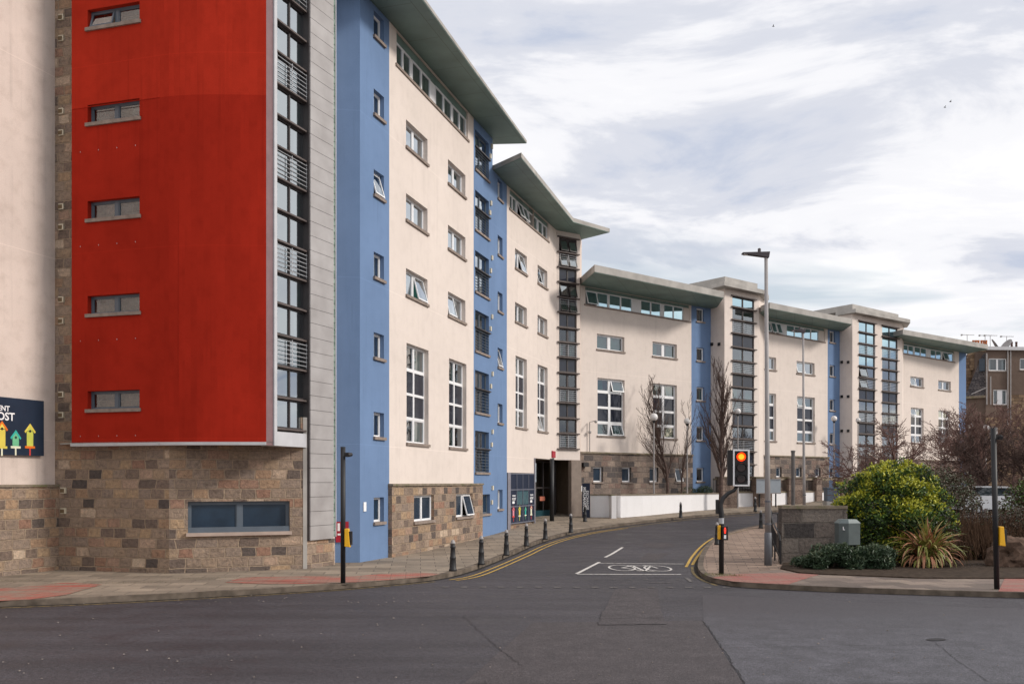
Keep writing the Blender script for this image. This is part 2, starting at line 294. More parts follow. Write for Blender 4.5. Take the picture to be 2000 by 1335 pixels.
# ------------------------------------------------------------------ mesh builder
ORG = {}
def inv(o): return ORG.get(o.name, Vector((0,0,0)))
class MB:
    def __init__(s): s.v = []; s.f = []; s.mi = []
    def quad(s, a, b, c, d, m=0):
        i = len(s.v); s.v += [tuple(a),tuple(b),tuple(c),tuple(d)]; s.f.append((i,i+1,i+2,i+3)); s.mi.append(m)
    def poly(s, pts, m=0):
        i = len(s.v); s.v += [tuple(p) for p in pts]; s.f.append(tuple(range(i,i+len(pts)))); s.mi.append(m)
    def hexa(s, p, m=0):      # p: 8 corners, bottom 4 then top 4
        i = len(s.v); s.v += [tuple(q) for q in p]
        for f in ((3,2,1,0),(4,5,6,7),(0,1,5,4),(1,2,6,5),(2,3,7,6),(3,0,4,7)): s.f.append(tuple(i+j for j in f)); s.mi.append(m)
    def box(s, x0,x1,y0,y1,z0,z1, m=0):
        s.hexa([(x0,y0,z0),(x1,y0,z0),(x1,y1,z0),(x0,y1,z0),(x0,y0,z1),(x1,y0,z1),(x1,y1,z1),(x0,y1,z1)], m)
    def rbox(s, c, sx, sy, sz, yaw=0, m=0, taper=1.0):   # centre of base, sizes
        ca, sa = math.cos(yaw), math.sin(yaw); P = []
        for z, t in ((0,1),(sz,taper)):
            for a, b in ((-1,-1),(1,-1),(1,1),(-1,1)):
                x, y = a*sx/2*t, b*sy/2*t; P.append((c[0]+x*ca-y*sa, c[1]+x*sa+y*ca, c[2]+z))
        s.hexa(P, m)
    def prism(s, pts, z0, z1, m=0, mt=None, mb=None):
        n = len(pts); ar = sum(pts[i][0]*pts[(i+1)%n][1]-pts[(i+1)%n][0]*pts[i][1] for i in range(n))
        if ar < 0: pts = list(reversed(pts))
        s.poly([(p[0],p[1],z1) for p in pts], m if mt is None else mt); s.poly([(p[0],p[1],z0) for p in reversed(pts)], m if mb is None else mb)
        for i in range(n):
            a, b = pts[i], pts[(i+1)%n]; s.quad((a[0],a[1],z0),(b[0],b[1],z0),(b[0],b[1],z1),(a[0],a[1],z1), m)
    def tube(s, pts, rad, n=8, m=0, cap=True):
        pts = [Vector(p) for p in pts]
        if not isinstance(rad, (list,tuple)): rad = [rad]*len(pts)
        base = len(s.v); d0 = (pts[1]-pts[0]).normalized(); up = Vector((0,0,1)) if abs(d0.z) < .9 else Vector((1,0,0))
        a = d0.cross(up).normalized()
        for i, p in enumerate(pts):
            d = (pts[min(i+1,len(pts)-1)]-pts[max(i-1,0)]).normalized(); a = (a-d*a.dot(d)); a = a.normalized() if a.length > 1e-6 else d.orthogonal().normalized(); b = d.cross(a)
            for j in range(n):
                t = 2*math.pi*j/n; s.v.append(tuple(p+(a*math.cos(t)+b*math.sin(t))*rad[i]))
        for i in range(len(pts)-1):
            for j in range(n):
                q = base+i*n; s.f.append((q+j,q+(j+1)%n,q+n+(j+1)%n,q+n+j)); s.mi.append(m)
        if cap:
            s.f.append(tuple(base+j for j in reversed(range(n)))); s.mi.append(m)
            q = base+(len(pts)-1)*n; s.f.append(tuple(q+j for j in range(n))); s.mi.append(m)
    def lathe(s, c, prof, n=14, m=0):
        s.tube([(c[0],c[1],c[2]+z) for z, r in prof], [max(r,.0005) for z, r in prof], n, m)
    def ball(s, c, r, n=12, m=0, sq=(1,1,1)):
        b = len(s.v); k = n//2
        for i in range(k+1):
            th = math.pi*i/k
            for j in range(n):
                ph = 2*math.pi*j/n; s.v.append((c[0]+r*sq[0]*math.sin(th)*math.cos(ph), c[1]+r*sq[1]*math.sin(th)*math.sin(ph), c[2]+r*sq[2]*math.cos(th)))
        for i in range(k):
            for j in range(n): s.f.append((b+i*n+j,b+(i+1)*n+j,b+(i+1)*n+(j+1)%n,b+i*n+(j+1)%n)); s.mi.append(m)
    def build(s, name, mats, parent=None, smooth=False, uv=True, bevel=0, label=None):
        if not isinstance(mats, (list,tuple)): mats = [mats]
        o_ = inv(parent) if parent else Vector((0,0,0))
        me = bpy.data.meshes.new(name); me.from_pydata([(v[0]-o_[0],v[1]-o_[1],v[2]-o_[2]) for v in s.v], [], s.f)
        for m in mats: me.materials.append(m)
        if len(mats) > 1: me.polygons.foreach_set('material_index', s.mi)
        if smooth: me.polygons.foreach_set('use_smooth', [True]*len(me.polygons))
        if uv:
            ul = me.uv_layers.new(name='UVMap'); dat = [0.0]*(2*len(me.loops))
            for p in me.polygons:
                nx, ny, nz = p.normal
                if abs(nz) > .8: tx, ty = None, None
                else:
                    h = math.hypot(nx, ny) or 1; tx, ty = -ny/h, nx/h
                for li in p.loop_indices:
                    co = s.v[me.loops[li].vertex_index]
                    if tx is None: dat[2*li], dat[2*li+1] = co[0], co[1]
                    else: dat[2*li], dat[2*li+1] = co[0]*tx+co[1]*ty, co[2]
            ul.data.foreach_set('uv', dat)
        me.update(); o = bpy.data.objects.new(name, me); COL.objects.link(o)
        if parent: o.parent = parent; ORG[o.name] = o_
        if bevel:
            b = o.modifiers.new('bevel', 'BEVEL'); b.width = bevel; b.segments = 2; b.limit_method = 'ANGLE'
        if label: o['label'] = label
        return o
def root(name, label, cat, loc=(0,0,0), group=None):
    o = bpy.data.objects.new(name, None); COL.objects.link(o); o.location = loc; o.empty_display_size = .3
    o['label'] = label; o['category'] = cat
    if group: o['group'] = group
    ORG[o.name] = Vector(loc); return o
def tag(o, label, cat, group=None):
    o['label'] = label; o['category'] = cat
    if group: o['group'] = group
    return o
def struct(o, kind='structure', label=None, cat=None):
    o['kind'] = kind
    if label: o['label'] = label
    if cat: o['category'] = cat
    return o
def dup(r, loc, label, rz=None, group=None):
    c = r.copy(); COL.objects.link(c); c.location = loc; c['label'] = label
    if rz is not None: c.rotation_euler = (0,0,rz)
    if group: c['group'] = group
    for ch in r.children:
        d = ch.copy(); COL.objects.link(d); d.parent = c
        for gc in ch.children: e = gc.copy(); COL.objects.link(e); e.parent = d
    return c
# ------------------------------------------------------------------ facades
class Fac:
    def __init__(s, P0, P1):
        s.o = Vector(P0); d = Vector(P1)-s.o; s.L = d.length; s.t = d/s.L
        n = Vector((s.t[1], -s.t[0])); s.n = n if n.dot(-s.o) > 0 else -n
    def u(s, x):
        r = (x-CX)/FPX; return (r*s.o[1]-s.o[0])/(s.t[0]-r*s.t[1])
    def Y(s, x): return s.o[1]+s.u(x)*s.t[1]
    def z(s, x, y): return zat(y, s.Y(x))
    def P(s, u, z, d=0): return (s.o[0]+s.t[0]*u+s.n[0]*d, s.o[1]+s.t[1]*u+s.n[1]*d, z)
    def p2(s, u, d=0): return Vector((s.o[0]+s.t[0]*u+s.n[0]*d, s.o[1]+s.t[1]*u+s.n[1]*d))
    def box(s, mb, u0,u1,z0,z1,d0,d1, m=0):
        P = [s.P(u0,z0,d1),s.P(u1,z0,d1),s.P(u1,z0,d0),s.P(u0,z0,d0),s.P(u0,z1,d1),s.P(u1,z1,d1),s.P(u1,z1,d0),s.P(u0,z1,d0)]
        mb.hexa(P, m)
    def rect(s, x0, x1, yt, yb): return [s.u(x0), s.u(x1), s.z(x0,yb), s.z(x0,yt)]
def wall(parent, name, mat, F, u0,u1,z0,z1, holes=(), rev=.16, d=0.0, sides=.3, label=None):
    mb = MB(); us = sorted({u0,u1}|{min(max(h[i],u0),u1) for h in holes for i in (0,1)}); zs = sorted({z0,z1}|{min(max(h[i],z0),z1) for h in holes for i in (2,3)})
    for a, b in zip(us, us[1:]):
        for c, e in zip(zs, zs[1:]):
            if b-a < 1e-5 or e-c < 1e-5: continue
            mu, mz = (a+b)/2, (c+e)/2
            if any(h[0] < mu < h[1] and h[2] < mz < h[3] for h in holes): continue
            mb.quad(F.P(a,c,d),F.P(b,c,d),F.P(b,e,d),F.P(a,e,d))
    for h in holes:
        A,B,C_,D = max(h[0],u0),min(h[1],u1),max(h[2],z0),min(h[3],z1)
        if A >= B or C_ >= D: continue
        mb.quad(F.P(A,C_,d),F.P(A,D,d),F.P(A,D,d-rev),F.P(A,C_,d-rev)); mb.quad(F.P(B,C_,d),F.P(B,C_,d-rev),F.P(B,D,d-rev),F.P(B,D,d))
        mb.quad(F.P(A,C_,d),F.P(A,C_,d-rev),F.P(B,C_,d-rev),F.P(B,C_,d)); mb.quad(F.P(A,D,d),F.P(B,D,d),F.P(B,D,d-rev),F.P(A,D,d-rev))
    if sides:
        for uu in (u0,u1): mb.quad(F.P(uu,z0,d),F.P(uu,z1,d),F.P(uu,z1,d-sides),F.P(uu,z0,d-sides))
        mb.quad(F.P(u0,z1,d),F.P(u1,z1,d),F.P(u1,z1,d-sides),F.P(u0,z1,d-sides)); mb.quad(F.P(u0,z0,d),F.P(u0,z0,d-sides),F.P(u1,z0,d-sides),F.P(u1,z0,d))
    return mb.build(name, mat, parent, label=label)
rng = random.Random(7)
def window(par, F, r, cols=2, rows=(1,), fm=white, depth=.13, fw=.055, sill=True, curtain=None, gl=glass, tilt=(), d=0.0, mull=.07, sillm_=None, name='window', room=True, sillout=.07, nosash=(), sw=.03):
    u0,u1,z0,z1 = r; f = MB(); D = d-depth; e = .004
    F.box(f, u0-e,u0+fw,z0-e,z1+e,D-.06,D); F.box(f, u1-fw,u1+e,z0-e,z1+e,D-.06,D)
    F.box(f, u0+fw,u1-fw,z0-e,z0+fw,D-.058,D-.001); F.box(f, u0+fw,u1-fw,z1-fw,z1+e,D-.058,D-.001)
    tot = sum(rows); zs = [z1]; acc = 0
    for w in rows: acc += w; zs.append(z1-(z1-z0)*acc/tot)
    zs[-1] = z0
    us = [u0+(u1-u0)*i/cols for i in range(cols+1)]
    for uu in us[1:-1]: F.box(f, uu-mull/2,uu+mull/2,z0+fw,z1-fw,D-.056,D+.004)
    for zz_ in zs[1:-1]: F.box(f, u0+fw,u1-fw,zz_-mull*.4,zz_+mull*.4,D-.054,D+.002)
    pn = MB(); dk = MB(); pn2 = MB()
    sashes = []
    for i in range(cols):
        for j in range(len(rows)):
            a = us[i]+(fw if i == 0 else mull/2); b = us[i+1]-(fw if i == cols-1 else mull/2)
            t = zs[j]-(fw if j == 0 else mull*.4); o_ = zs[j+1]+(fw if j == len(rows)-1 else mull*.4)
            if (i,j) in tilt:
                sashes.append((a,b,o_,t)); continue
            if j not in nosash:
                for q in ((a,a+sw,o_,t),(b-sw,b,o_,t)): F.box(f, q[0],q[1],q[2],q[3],D-.045,D-.012)
                for q in ((a+sw,b-sw,o_,o_+sw),(a+sw,b-sw,t-sw,t)): F.box(f, q[0],q[1],q[2],q[3],D-.045,D-.013)
            (dk if j in nosash else (pn2 if nosash and j > max(nosash) else pn)).quad(F.P(a,o_,D-.035),F.P(b,o_,D-.035),F.P(b,t,D-.035),F.P(a,t,D-.035))
    wo = f.build(name, fm, par)
    if pn.f: pn.build('pane', gl, wo)
    if pn2.f: pn2.build('pane', gl, wo)
    if dk.f: dk.build('spandrel_pane', darkpane, wo)
    for a,b,o_,t in sashes:
        s_ = MB(); k_ = min(.22, (t-o_)*.3)
        def Q(u,z,dd): fr = (t-z)/(t-o_); return F.P(u, z, D+.01+k_*fr+dd)
        def bx(ua,ub,za,zb):
            s_.hexa([Q(ua,za,0),Q(ub,za,0),Q(ub,za,-.04),Q(ua,za,-.04),Q(ua,zb,0),Q(ub,zb,0),Q(ub,zb,-.04),Q(ua,zb,-.04)])
        bx(a,a+.05,o_,t); bx(b-.05,b,o_,t); bx(a+.05,b-.05,o_,o_+.05); bx(a+.05,b-.05,t-.05,t)
        s_.quad(Q(a+.05,o_+.05,-.02),Q(b-.05,o_+.05,-.02),Q(b-.05,t-.05,-.02),Q(a+.05,t-.05,-.02), 1)
        s_.build('sash', [fm, gl], wo)
    if sill:
        s_ = MB(); F.box(s_, u0-.05,u1+.05,z0-.085,z0+.011,D-.02,d+sillout); s_.build('sill', sillm_ or sillm, wo)
    if room:
        rm_ = MB(); a,b,c_,t = u0-.02,u1+.02,z0-.02,z1+.02; q0,q1 = D-.07,d-1.45
        rm_.quad(F.P(a,c_,q1),F.P(a,t,q1),F.P(b,t,q1),F.P(b,c_,q1))
        rm_.quad(F.P(a,c_,q0),F.P(a,c_,q1),F.P(b,c_,q1),F.P(b,c_,q0)); rm_.quad(F.P(a,t,q0),F.P(b,t,q0),F.P(b,t,q1),F.P(a,t,q1))
        rm_.quad(F.P(a,c_,q0),F.P(a,t,q0),F.P(a,t,q1),F.P(a,c_,q1)); rm_.quad(F.P(b,c_,q0),F.P(b,c_,q1),F.P(b,t,q1),F.P(b,t,q0))
        rm_.build('room', roomm, wo)
        cu = curtain if curtain is not None else rng.choice(['n','t','t','w','b','n'])
        if cu != 'n':
            cm = MB(); wd = u1-u0
            spans = {'t':[(0,.32),(.7,1)],'w':[(0,.2),(.78,1)],'b':[(.45,.62),(.0,.12)],'f':[(0,1)],'tf':[(0,.47),(.5,1)]}[cu]
            for s0,s1 in spans:
                a_, b_ = u0+wd*s0, u0+wd*s1; nseg = max(4, int((b_-a_)/.045))
                for q in range(nseg):
                    ua, ub = a_+(b_-a_)*q/nseg, a_+(b_-a_)*(q+1)/nseg; da, db = D-.16-.05*(q%2), D-.16-.05*((q+1)%2)
                    cm.quad(F.P(ua,z0,da),F.P(ub,z0,db),F.P(ub,z1,db),F.P(ua,z1,da))
            cm.build('curtain', curt_w if cu == 'w' else curt_t, wo)
    return wo
def railing(par, F, u0,u1,z0,z1, d, bars=6, mat=railm):
    mb = MB()
    for i in range(bars):
        z = z0+(z1-z0)*(i+.5)/bars; mb.tube([F.P(u0,z,d),F.P(u1,z,d)], .011, 6)
    for uu in (u0+.02,(u0+u1)/2,u1-.02): F.box(mb, uu-.012,uu+.012,z0,z1,d-.02,d-.008)
    return mb.build('railing', mat, par)
def bay(par, F, u0,u1, zs, kinds, fm=darkfr, d=0.0, ledge=.22, over=.14, split=.5, tilts={}, gls=None, lh=.032, bfw=.05, bmull=.08, bsw=.03):
    # stacked glazing: rows between consecutive heights, kinds: w window, r window behind rails, s spandrel
    for i, k_ in enumerate(kinds):
        zt, zb = zs[i], zs[i+1]
        gl = (gls[i] if gls else glassR) if k_ != 's' else darkpane
        w = window(par, F, [u0,u1,zb+.035,zt-.035], 2, (1,), fm, .03, bfw, False, rng.choice(['t','w','n','b']) if k_ != 's' else 'n', gl, tilts.get(i,()), d=d, mull=.04 if k_ == 's' else bmull, sw=bsw, room=(k_ != 's'))
        if k_ == 'r': railing(w, F, u0+.02,u1-.02, zb+.07, zt-.07, d+.07)
    for i, z in enumerate(zs):
        mb = MB(); F.box(mb, u0-over,u1+over, z-lh,z+lh, d-.06,d+ledge)
        mb.build('ledge', ledgem, par)
def roof(par, outer, inner, z, th, back=None, name='roof', so_mat=soffit):
    pts = [Vector(p) for p in outer]+[Vector(p) for p in inner]
    mb = MB(); mb.prism(pts, z+.03, z+th); r = mb.build(name, fascia, par)
    c = sum(pts, Vector((0,0)))/len(pts); sp_ = MB(); sp_.prism([c+(p-c)*.996 for p in pts], z, z+.027); sp_.build('soffit', so_mat, r)
    return r
def core(par, pts, z0, z1, mat=cream, name='rear_wall'):
    mb = MB(); mb.prism([Vector(p) for p in pts], z0, z1); return mb.build(name, mat, par)
def trim(par, F, u0,u1,z0,z1,d0,d1, mat, name):
    mb = MB(); F.box(mb, u0,u1,z0,z1,d0,d1); return mb.build(name, mat, par)
# ================================================================== GROUND
def subdiv(pts, step=.5, closed=False):
    P = [Vector(p) for p in pts]; outp = []
    n = len(P) if closed else len(P)-1
    for i in range(n):
        a, b = P[i], P[(i+1)%len(P)]; k_ = max(1, int((b-a).length/step))
        for j in range(k_): outp.append(a+(b-a)*j/k_)
    if not closed: outp.append(P[-1])
    return outp
def smooth(pts, it=2):
    P = [Vector(p) for p in pts]
    for _ in range(it):
        Q = [P[0]]
        for a, b in zip(P, P[1:]): Q += [a*.75+b*.25, a*.25+b*.75]
        Q.append(P[-1]); P = Q
    return P
BR = [34,42,46,50,54,58.5,62.5,66,75,90]
def drape(name, pts, off, mat, skirt=0, kind=True, label=None):
    bm = bmesh.new(); vs = [bm.verts.new((p[0],p[1],0)) for p in pts]; f = bm.faces.new(vs)
    if f.normal.z < 0: f.normal_flip()
    bmesh.ops.triangulate(bm, faces=bm.faces[:])
    for y in BR: bmesh.ops.bisect_plane(bm, geom=bm.verts[:]+bm.edges[:]+bm.faces[:], plane_co=(0,y,0), plane_no=(0,1,0))
    if skirt:
        be = [e for e in bm.edges if e.is_boundary]; r = bmesh.ops.extrude_edge_only(bm, edges=be)
        low = {v for v in r['geom'] if isinstance(v, bmesh.types.BMVert)}
    else: low = set()
    for v in bm.verts: v.co.z = g(v.co.y)+off-(skirt if v in low else 0)
    bmesh.ops.recalc_face_normals(bm, faces=bm.faces[:])
    me = bpy.data.meshes.new(name); bm.to_mesh(me); bm.free()
    if len(me.polygons) and sum(p.normal.z for p in me.polygons if abs(p.normal.z) > .5) < 0: me.flip_normals()
    me.materials.append(mat); o = bpy.data.objects.new(name, me); COL.objects.link(o); o['kind'] = 'structure'; return o
def ribbon(mb, pts, w0, w1, z0, z1=None, m=0, step=.5):
    P = subdiv(pts, step); L = []
    for i, p in enumerate(P):
        d = (P[min(i+1,len(P)-1)]-P[max(i-1,0)]).normalized(); n = Vector((d.y,-d.x)); L.append((p+n*w0, p+n*w1))
    for (a,b),(c,d) in zip(L, L[1:]):
        A,B,C_,D = [(q.x,q.y,g(q.y)+z0) for q in (a,b,d,c)]
        mb.quad(A,B,C_,D,m)
        if z1 is not None:
            for q,r in ((A,D),(B,C_)): mb.quad(q,r,(r[0],r[1],r[2]+z1-z0),(q[0],q[1],q[2]+z1-z0),m)
            mb.quad(*[(q[0],q[1],q[2]+z1-z0) for q in (A,B,C_,D)],m)
drape('ground', [(-600,-100),(600,-100),(600,1500),(-600,1500)], -.004, verge)
drape('road', [(-70,-30),(70,-30),(70,88),(-70,88)], 0.0, asphalt)
KL = smooth([gp(x,y) for x,y in [(-420,1206),(-60,1187),(0,1184),(190,1177),(360,1168),(560,1157),(700,1147),(850,1133),(905,1120),(950,1104),(1000,1083),(1042,1064),(1087,1049),(1140,1037),(1214,1027),(1280,1019),(1325,1013.5),(1400,1007),(1475,1002),(1560,997),(1700,990),(1900,983)]],2)
drape('pavement', KL+[Vector((75,95)),Vector((-40,95)),Vector((-40,20))], .125, paveL, .2)
KR = smooth([gp(x,y) for x,y in [(1800,1000),(1640,1012),(1560,1020),(1501,1026),(1471,1031),(1430,1041),(1396,1053),(1379,1070),(1367,1090),(1362,1112),(1369,1126),(1388,1136),(1430,1145),(1500,1149.5),(1637,1156),(1795,1161),(2000,1167),(2250,1174),(2900,1190)]],2)
drape('pavement', KR+[Vector((70,18)),Vector((70,55))], .125, paveR, .2)
mb = MB(); ribbon(mb, KL, -.16,.012, -.02, .13); struct(mb.build('kerb', kerbm))
mb = MB(); ribbon(mb, KR, -.16,.012, -.02, .13); struct(mb.build('kerb', kerbm))
mb = MB(); ribbon(mb, KL, .013,.13, .0055); struct(mb.build('gutter', gutterm))  # dark strip: gutter dirt plus the painted shadow line of the kerb
mb = MB(); ribbon(mb, KR, .013,.12, .0055); struct(mb.build('gutter', gutterm))
def px(l, off=0): return [gp(x,y,off) for x,y in l]
# paving areas
drape('pavement_band', px([(1392,1128),(1430,1135),(1500,1139),(1637,1145.5),(1795,1150),(2000,1155.5),(2300,1164),(2300,1128),(2000,1128),(1800,1128),(1700,1123.5),(1560,1119),(1520,1112),(1440,1121)],.13), .131, paveF)
drape('tactile_paving', px([(1390,1127),(1432,1134.5),(1500,1138.5),(1540,1140),(1560,1133),(1600,1121),(1530,1117),(1440,1119.5)],.14), .137, redR)
drape('tactile_paving', px([(1950,1153.5),(1962,1129),(2300,1130),(2300,1163)],.14), .137, redR)
drape('tactile_paving', px([(-120,1178),(0,1172),(60,1169),(130,1160),(200,1140),(130,1136),(30,1146),(-120,1150)],.14), .135, redL)
drape('tactile_paving', px([(440,1136),(520,1139),(640,1138),(740,1133),(840,1124),(862,1119),(790,1116),(690,1124),(560,1124),(470,1127)],.14), .135, redL)
drape('planting_bed', [gp(1524,1109,.15),gp(1560,1117,.15),gp(1600,1120,.15),gp(1700,1124,.15),gp(1800,1128,.15),gp(2000,1128.5,.15),gp(2400,1129,.15),Vector((60,27)),Vector((60,42)),Vector((14,42)),Vector((9.4,31))], .165, soil, .1)
# asphalt repairs, seams and cracks
drape('road_patch', px([(905,1335),(1040,1215),(1372,1211),(1452,1335)]), .004, asph_patch)
drape('road_patch', px([(1374,1213),(1372,1160),(2300,1205),(2300,1335),(1455,1335)]), .0042, asph_grey)
drape('road_patch', px([(1176,1192),(1291,1191),(1301,1219),(1168,1220)]), .009, asph_patch)
drape('road_patch', px([(1200,1150),(1284,1148),(1291,1191),(1180,1193)]), .0085, asph_patch)
el = [gp(1287+32*math.cos(a), 1064+5.5*math.sin(a)) for a in [i*math.pi/8 for i in range(16)]]
drape('road_patch', el, .0045, asph_patch)
drape('road_patch', px([(1262,1080),(1308,1080),(1278,1096),(1244,1096)]), .0043, asph_patch)
cr = MB(); rg = random.Random(3)
def crack(l, w=.012, amp=.03, z=.012):
    P = subdiv(px(l), .12); Q = [p+Vector((rg.uniform(-amp,amp), rg.uniform(-amp,amp))) for p in P]
    ribbon(cr, Q, -w*.45, w*.45, z, step=.2)
crack([(1374,1213),(1410,1265),(1455,1335)], .018, .03); crack([(905,1203),(940,1235),(985,1275),(1020,1300)], .012)
crack([(1168,1220),(1301,1219)], .028, .03); crack([(1174,1208),(1296,1206)], .022, .03); crack([(1176,1196),(1168,1220)], .014)
crack([(1410,1265),(1600,1262),(2000,1257)], .010, .02); crack([(1820,1250),(1870,1290),(1930,1330)], .009, .02)
crack([(1395,1232),(1700,1226),(2000,1222)], .006, .02)
crack([(1372,1160),(1560,1170)], .006, .02); crack([(700,1226),(740,1212)], .006)
struct(cr.build('road_crack', asph_dark))
drape('road_patch', [gp(1828+20*math.cos(a), 1249+2.5*math.sin(a)) for a in [i*math.pi/6 for i in range(12)]], .012, asph_dark)
# markings
lm = MB()
def line(l, w, mbx, z=.010): ribbon(mbx, px(l), -w/2, w/2, z)
line([(1127,1121),(1330,1121.5)], .13, lm); line([(1168,1099.5),(1336,1101)], .10, lm); line([(1126,1120.5),(1171,1097.5)], .11, lm, .014); line([(1182,1088),(1216,1068.5)], .11, lm)
struct(lm.build('road_marking', linew))
bk = MB(); c0 = gp(1250,1109.5); 
def bp(x, y): return Vector((c0.x+x*.98, c0.y+y*2.25))
def ring(cx, cy, r):
    P = [bp(cx+r*math.cos(a), cy+r*math.sin(a)) for a in [i*math.pi/14 for i in range(29)]]; ribbon(bk, P, -.035, .035, .011, step=.3)
ring(-.56,.06,.40); ring(.56,.0,.40)
for a, b in [((-.56,.06),(-.12,.38)),((-.12,.38),(.40,.34)),((-.12,.38),(.02,-.42)),((.02,-.42),(.44,.30)),((.56,0),(.40,.40)),((.40,.40),(.24,.44)),((-.30,.42),(-.06,.40)),((-.22,-.36),(.30,-.44)),((-.56,.06),(-.05,-.30))]:
    ribbon(bk, [bp(*a),bp(*b)], -.04,.04, .013)
struct(bk.build('road_marking', linew))
yl = MB()
Lk = [gp(x,y) for x,y in [(870,1131.5),(910,1126),(955,1109),(1000,1090),(1042,1070),(1087,1053.5),(1140,1040.5),(1214,1030)]]
Lk = smooth(Lk,2); ribbon(yl, Lk, .10,.17, .010); ribbon(yl, Lk, .34,.41, .010)
Rk = smooth(px([(1397,1051),(1384,1062),(1365,1081),(1352,1103)]),2); Rk2 = smooth(px([(1393,1050),(1374,1062),(1353,1083),(1340,1107)]),2)
ribbon(yl, Rk, -.045,.045, .010); ribbon(yl, Rk2, -.045,.045, .010)
struct(yl.build('road_marking', liney))
y2 = MB(); Lw = smooth(px([(-100,1191.5),(0,1187),(190,1180),(360,1171),(560,1159.5),(700,1149.5),(850,1135.5)]),2); ribbon(y2, Lw, -.03,.04, .009)
ribbon(y2, smooth(px([(1214,1031),(1280,1022),(1340,1015),(1400,1010),(1475,1005)]),1), -.05,.05, .01)
ribbon(y2, smooth(px([(1352,1106),(1353,1120),(1372,1134),(1400,1143)]),2), -.04,.04,.01)
ribbon(y2, smooth(px([(1503,1032),(1471,1036.5),(1432,1046),(1397,1056)]),1), -.02,.03,.135)
struct(y2.build('road_marking', liney2))
st_ = MB()
for i in range(17):
    x = 870+36.5*i; p = gp(x, 1147-.4*abs(i-9)*.2); ribbon(st_, [p-Vector((.09,0)),p+Vector((.09,0))], -.09,.09,.0125)
for i in range(8): p = gp(1165+32*i, 1131); ribbon(st_, [p-Vector((.06,0)),p+Vector((.06,0))], -.06,.06,.0125)
line([(1265,1137.5),(1312,1138)], .07, st_, .0125); line([(1340,1128),(1350,1136)], .1, st_, .0125)
struct(st_.build('road_marking', linew2))
# ================================================================== BUILDINGS
TOP = 21.0
# --- left cream building
FL = Fac((-18.2,13.1),(-13.39,26.7))
b = root('apartment_building', 'weathered cream rendered building at the left edge of the photo, above a rough stone base', 'building', (-15,24,0))
wall(b,'wall',cream_dull,FL,0,FL.L,2.55,TOP); wall(b,'stone_base',stoneA,FL,0,FL.L+.14,-.1,2.55,d=.14,sides=.2)
trim(b,FL,0,FL.L+.15,2.55,2.62,.0,.17,coping,'ledge')
core(b,[FL.p2(0,-.5),FL.p2(FL.L,-.5),FL.p2(FL.L,-12),FL.p2(0,-12)],0,TOP,cream_dull)
# --- red block
FS1 = Fac((-13.39,26.7),(-9.63,25.6)); FS2 = Fac((-9.63,25.6),(-6.07,27.0)); FCl = Fac((-6.07,27.0),(-5.53,28.2))
r1 = at(140,26.15); r2 = at(312,25.33); r3 = at(520,25.2)
R1 = Fac(r1,r2); R2 = Fac(r2,r3); RB = Fac(r3,(-6.01,27.22))
b = root('apartment_building', 'red rendered block overhanging a rough granite base, with a tall glazed corner bay', 'building', (-9.6,26,0))
wall(b,'stone_base',stoneA,FS1,0,FS1.L,-.1,TOP,sides=0)
bw = FS2.rect(367,566,979,1041)
wall(b,'stone_base',stoneA,FS2,0,FS2.L-.12,-.1,4.6,[bw],rev=.2,sides=0)
trim(b,FS2,FS2.L-.12,FS2.L,-.1,4.6,-.1,.012,fascia,'corner_post')
w = window(b,FS2,bw,2,(1,),greyfr,.14,.07,True,'n',frost,mull=.14,sillout=.10,room=False,sillm_=plain('pale_sill',(.42,.33,.28),.8,.3))
w['label'] = 'wide blue grey framed window in the stone base'
s_ = MB(); FS2.box(s_, bw[0],bw[1],bw[2]+.01,bw[2]+.16,-.13,-.02); s_.build('lower_frame', greyfr, w)
zr = 3.8
rt = [20,205.6,393,578,763.5]; rb_ = [54,242,425,612,804]; rw = []
for a_, c_ in zip(rt, rb_): rw.append([R1.u(171),R1.u(272.5),R1.z(171,a_)-.53,R1.z(171,a_)])
rw = [[q[0],q[1],q[2],q[3]] for q in rw]; k_ = rw[0]; rw.append([k_[0],k_[1],k_[2]+2.68,k_[3]+2.68])
red_top_seam = None
wall(b,'red_wall',red,R1,0,R1.L,zr,TOP,rw,rev=.2,sides=0); 
def qb(t_): return r2*(1-t_)**2+rm_*2*t_*(1-t_)+r3*t_**2
rm_ = r2+(r2-r1).normalized()*1.1; cv = [qb(i/16) for i in range(17)]
mb = MB()
for i, p_ in enumerate(cv):
    mb.v += [(p_.x,p_.y,zr),(p_.x,p_.y,TOP)]
    if i: mb.f.append((2*i-2,2*i,2*i+1,2*i-1)); mb.mi.append(0)
mb.build('red_wall', red, b, smooth=True)
for i, q in enumerate(rw): window(b,R1,q,2,(1,),greyfr,.15,.05,True,['n','t','n','b','n','n'][i],glass,tilt=((0,0),) if i == 0 else (),mull=.12,sillout=.06)
mb = MB()
for p_, q_ in zip(cv,cv[1:]): mb.prism([p_+Vector((0,-.035)),q_+Vector((0,-.035)),q_+Vector((0,.3)),p_+Vector((0,.3))],zr-.09,zr-.003)
mb.build('edge_trim', silver, b)
for F_, a_, e_ in ((R1,-.02,R1.L),):
    trim(b,F_,a_,e_,zr-.09,zr-.003,-.35,.035,silver,'edge_trim')
    sc = MB()
    for zf in (zr+.18,zr+2.9,zr+5.6,zr+8.3):
        n_ = int(F_.L/.62)
        for j in range(n_): F_.box(sc, .3+j*.62,.312+j*.62, zf,zf+.03, 0,.01)
    sc.build('fixing', silver, b)
trim(b,R1,0,R1.L,-0+13.36,13.375,0,.012,red,'seam')
u_ = RB.u
pm = MB(); RB.box(pm,0,u_(533),zr-.09,TOP,-.2,.0); pm.build('side_panel', plain('grey_red_panel',(.20,.12,.125),.5,.4), b)  # return panel in its own dark grey-red
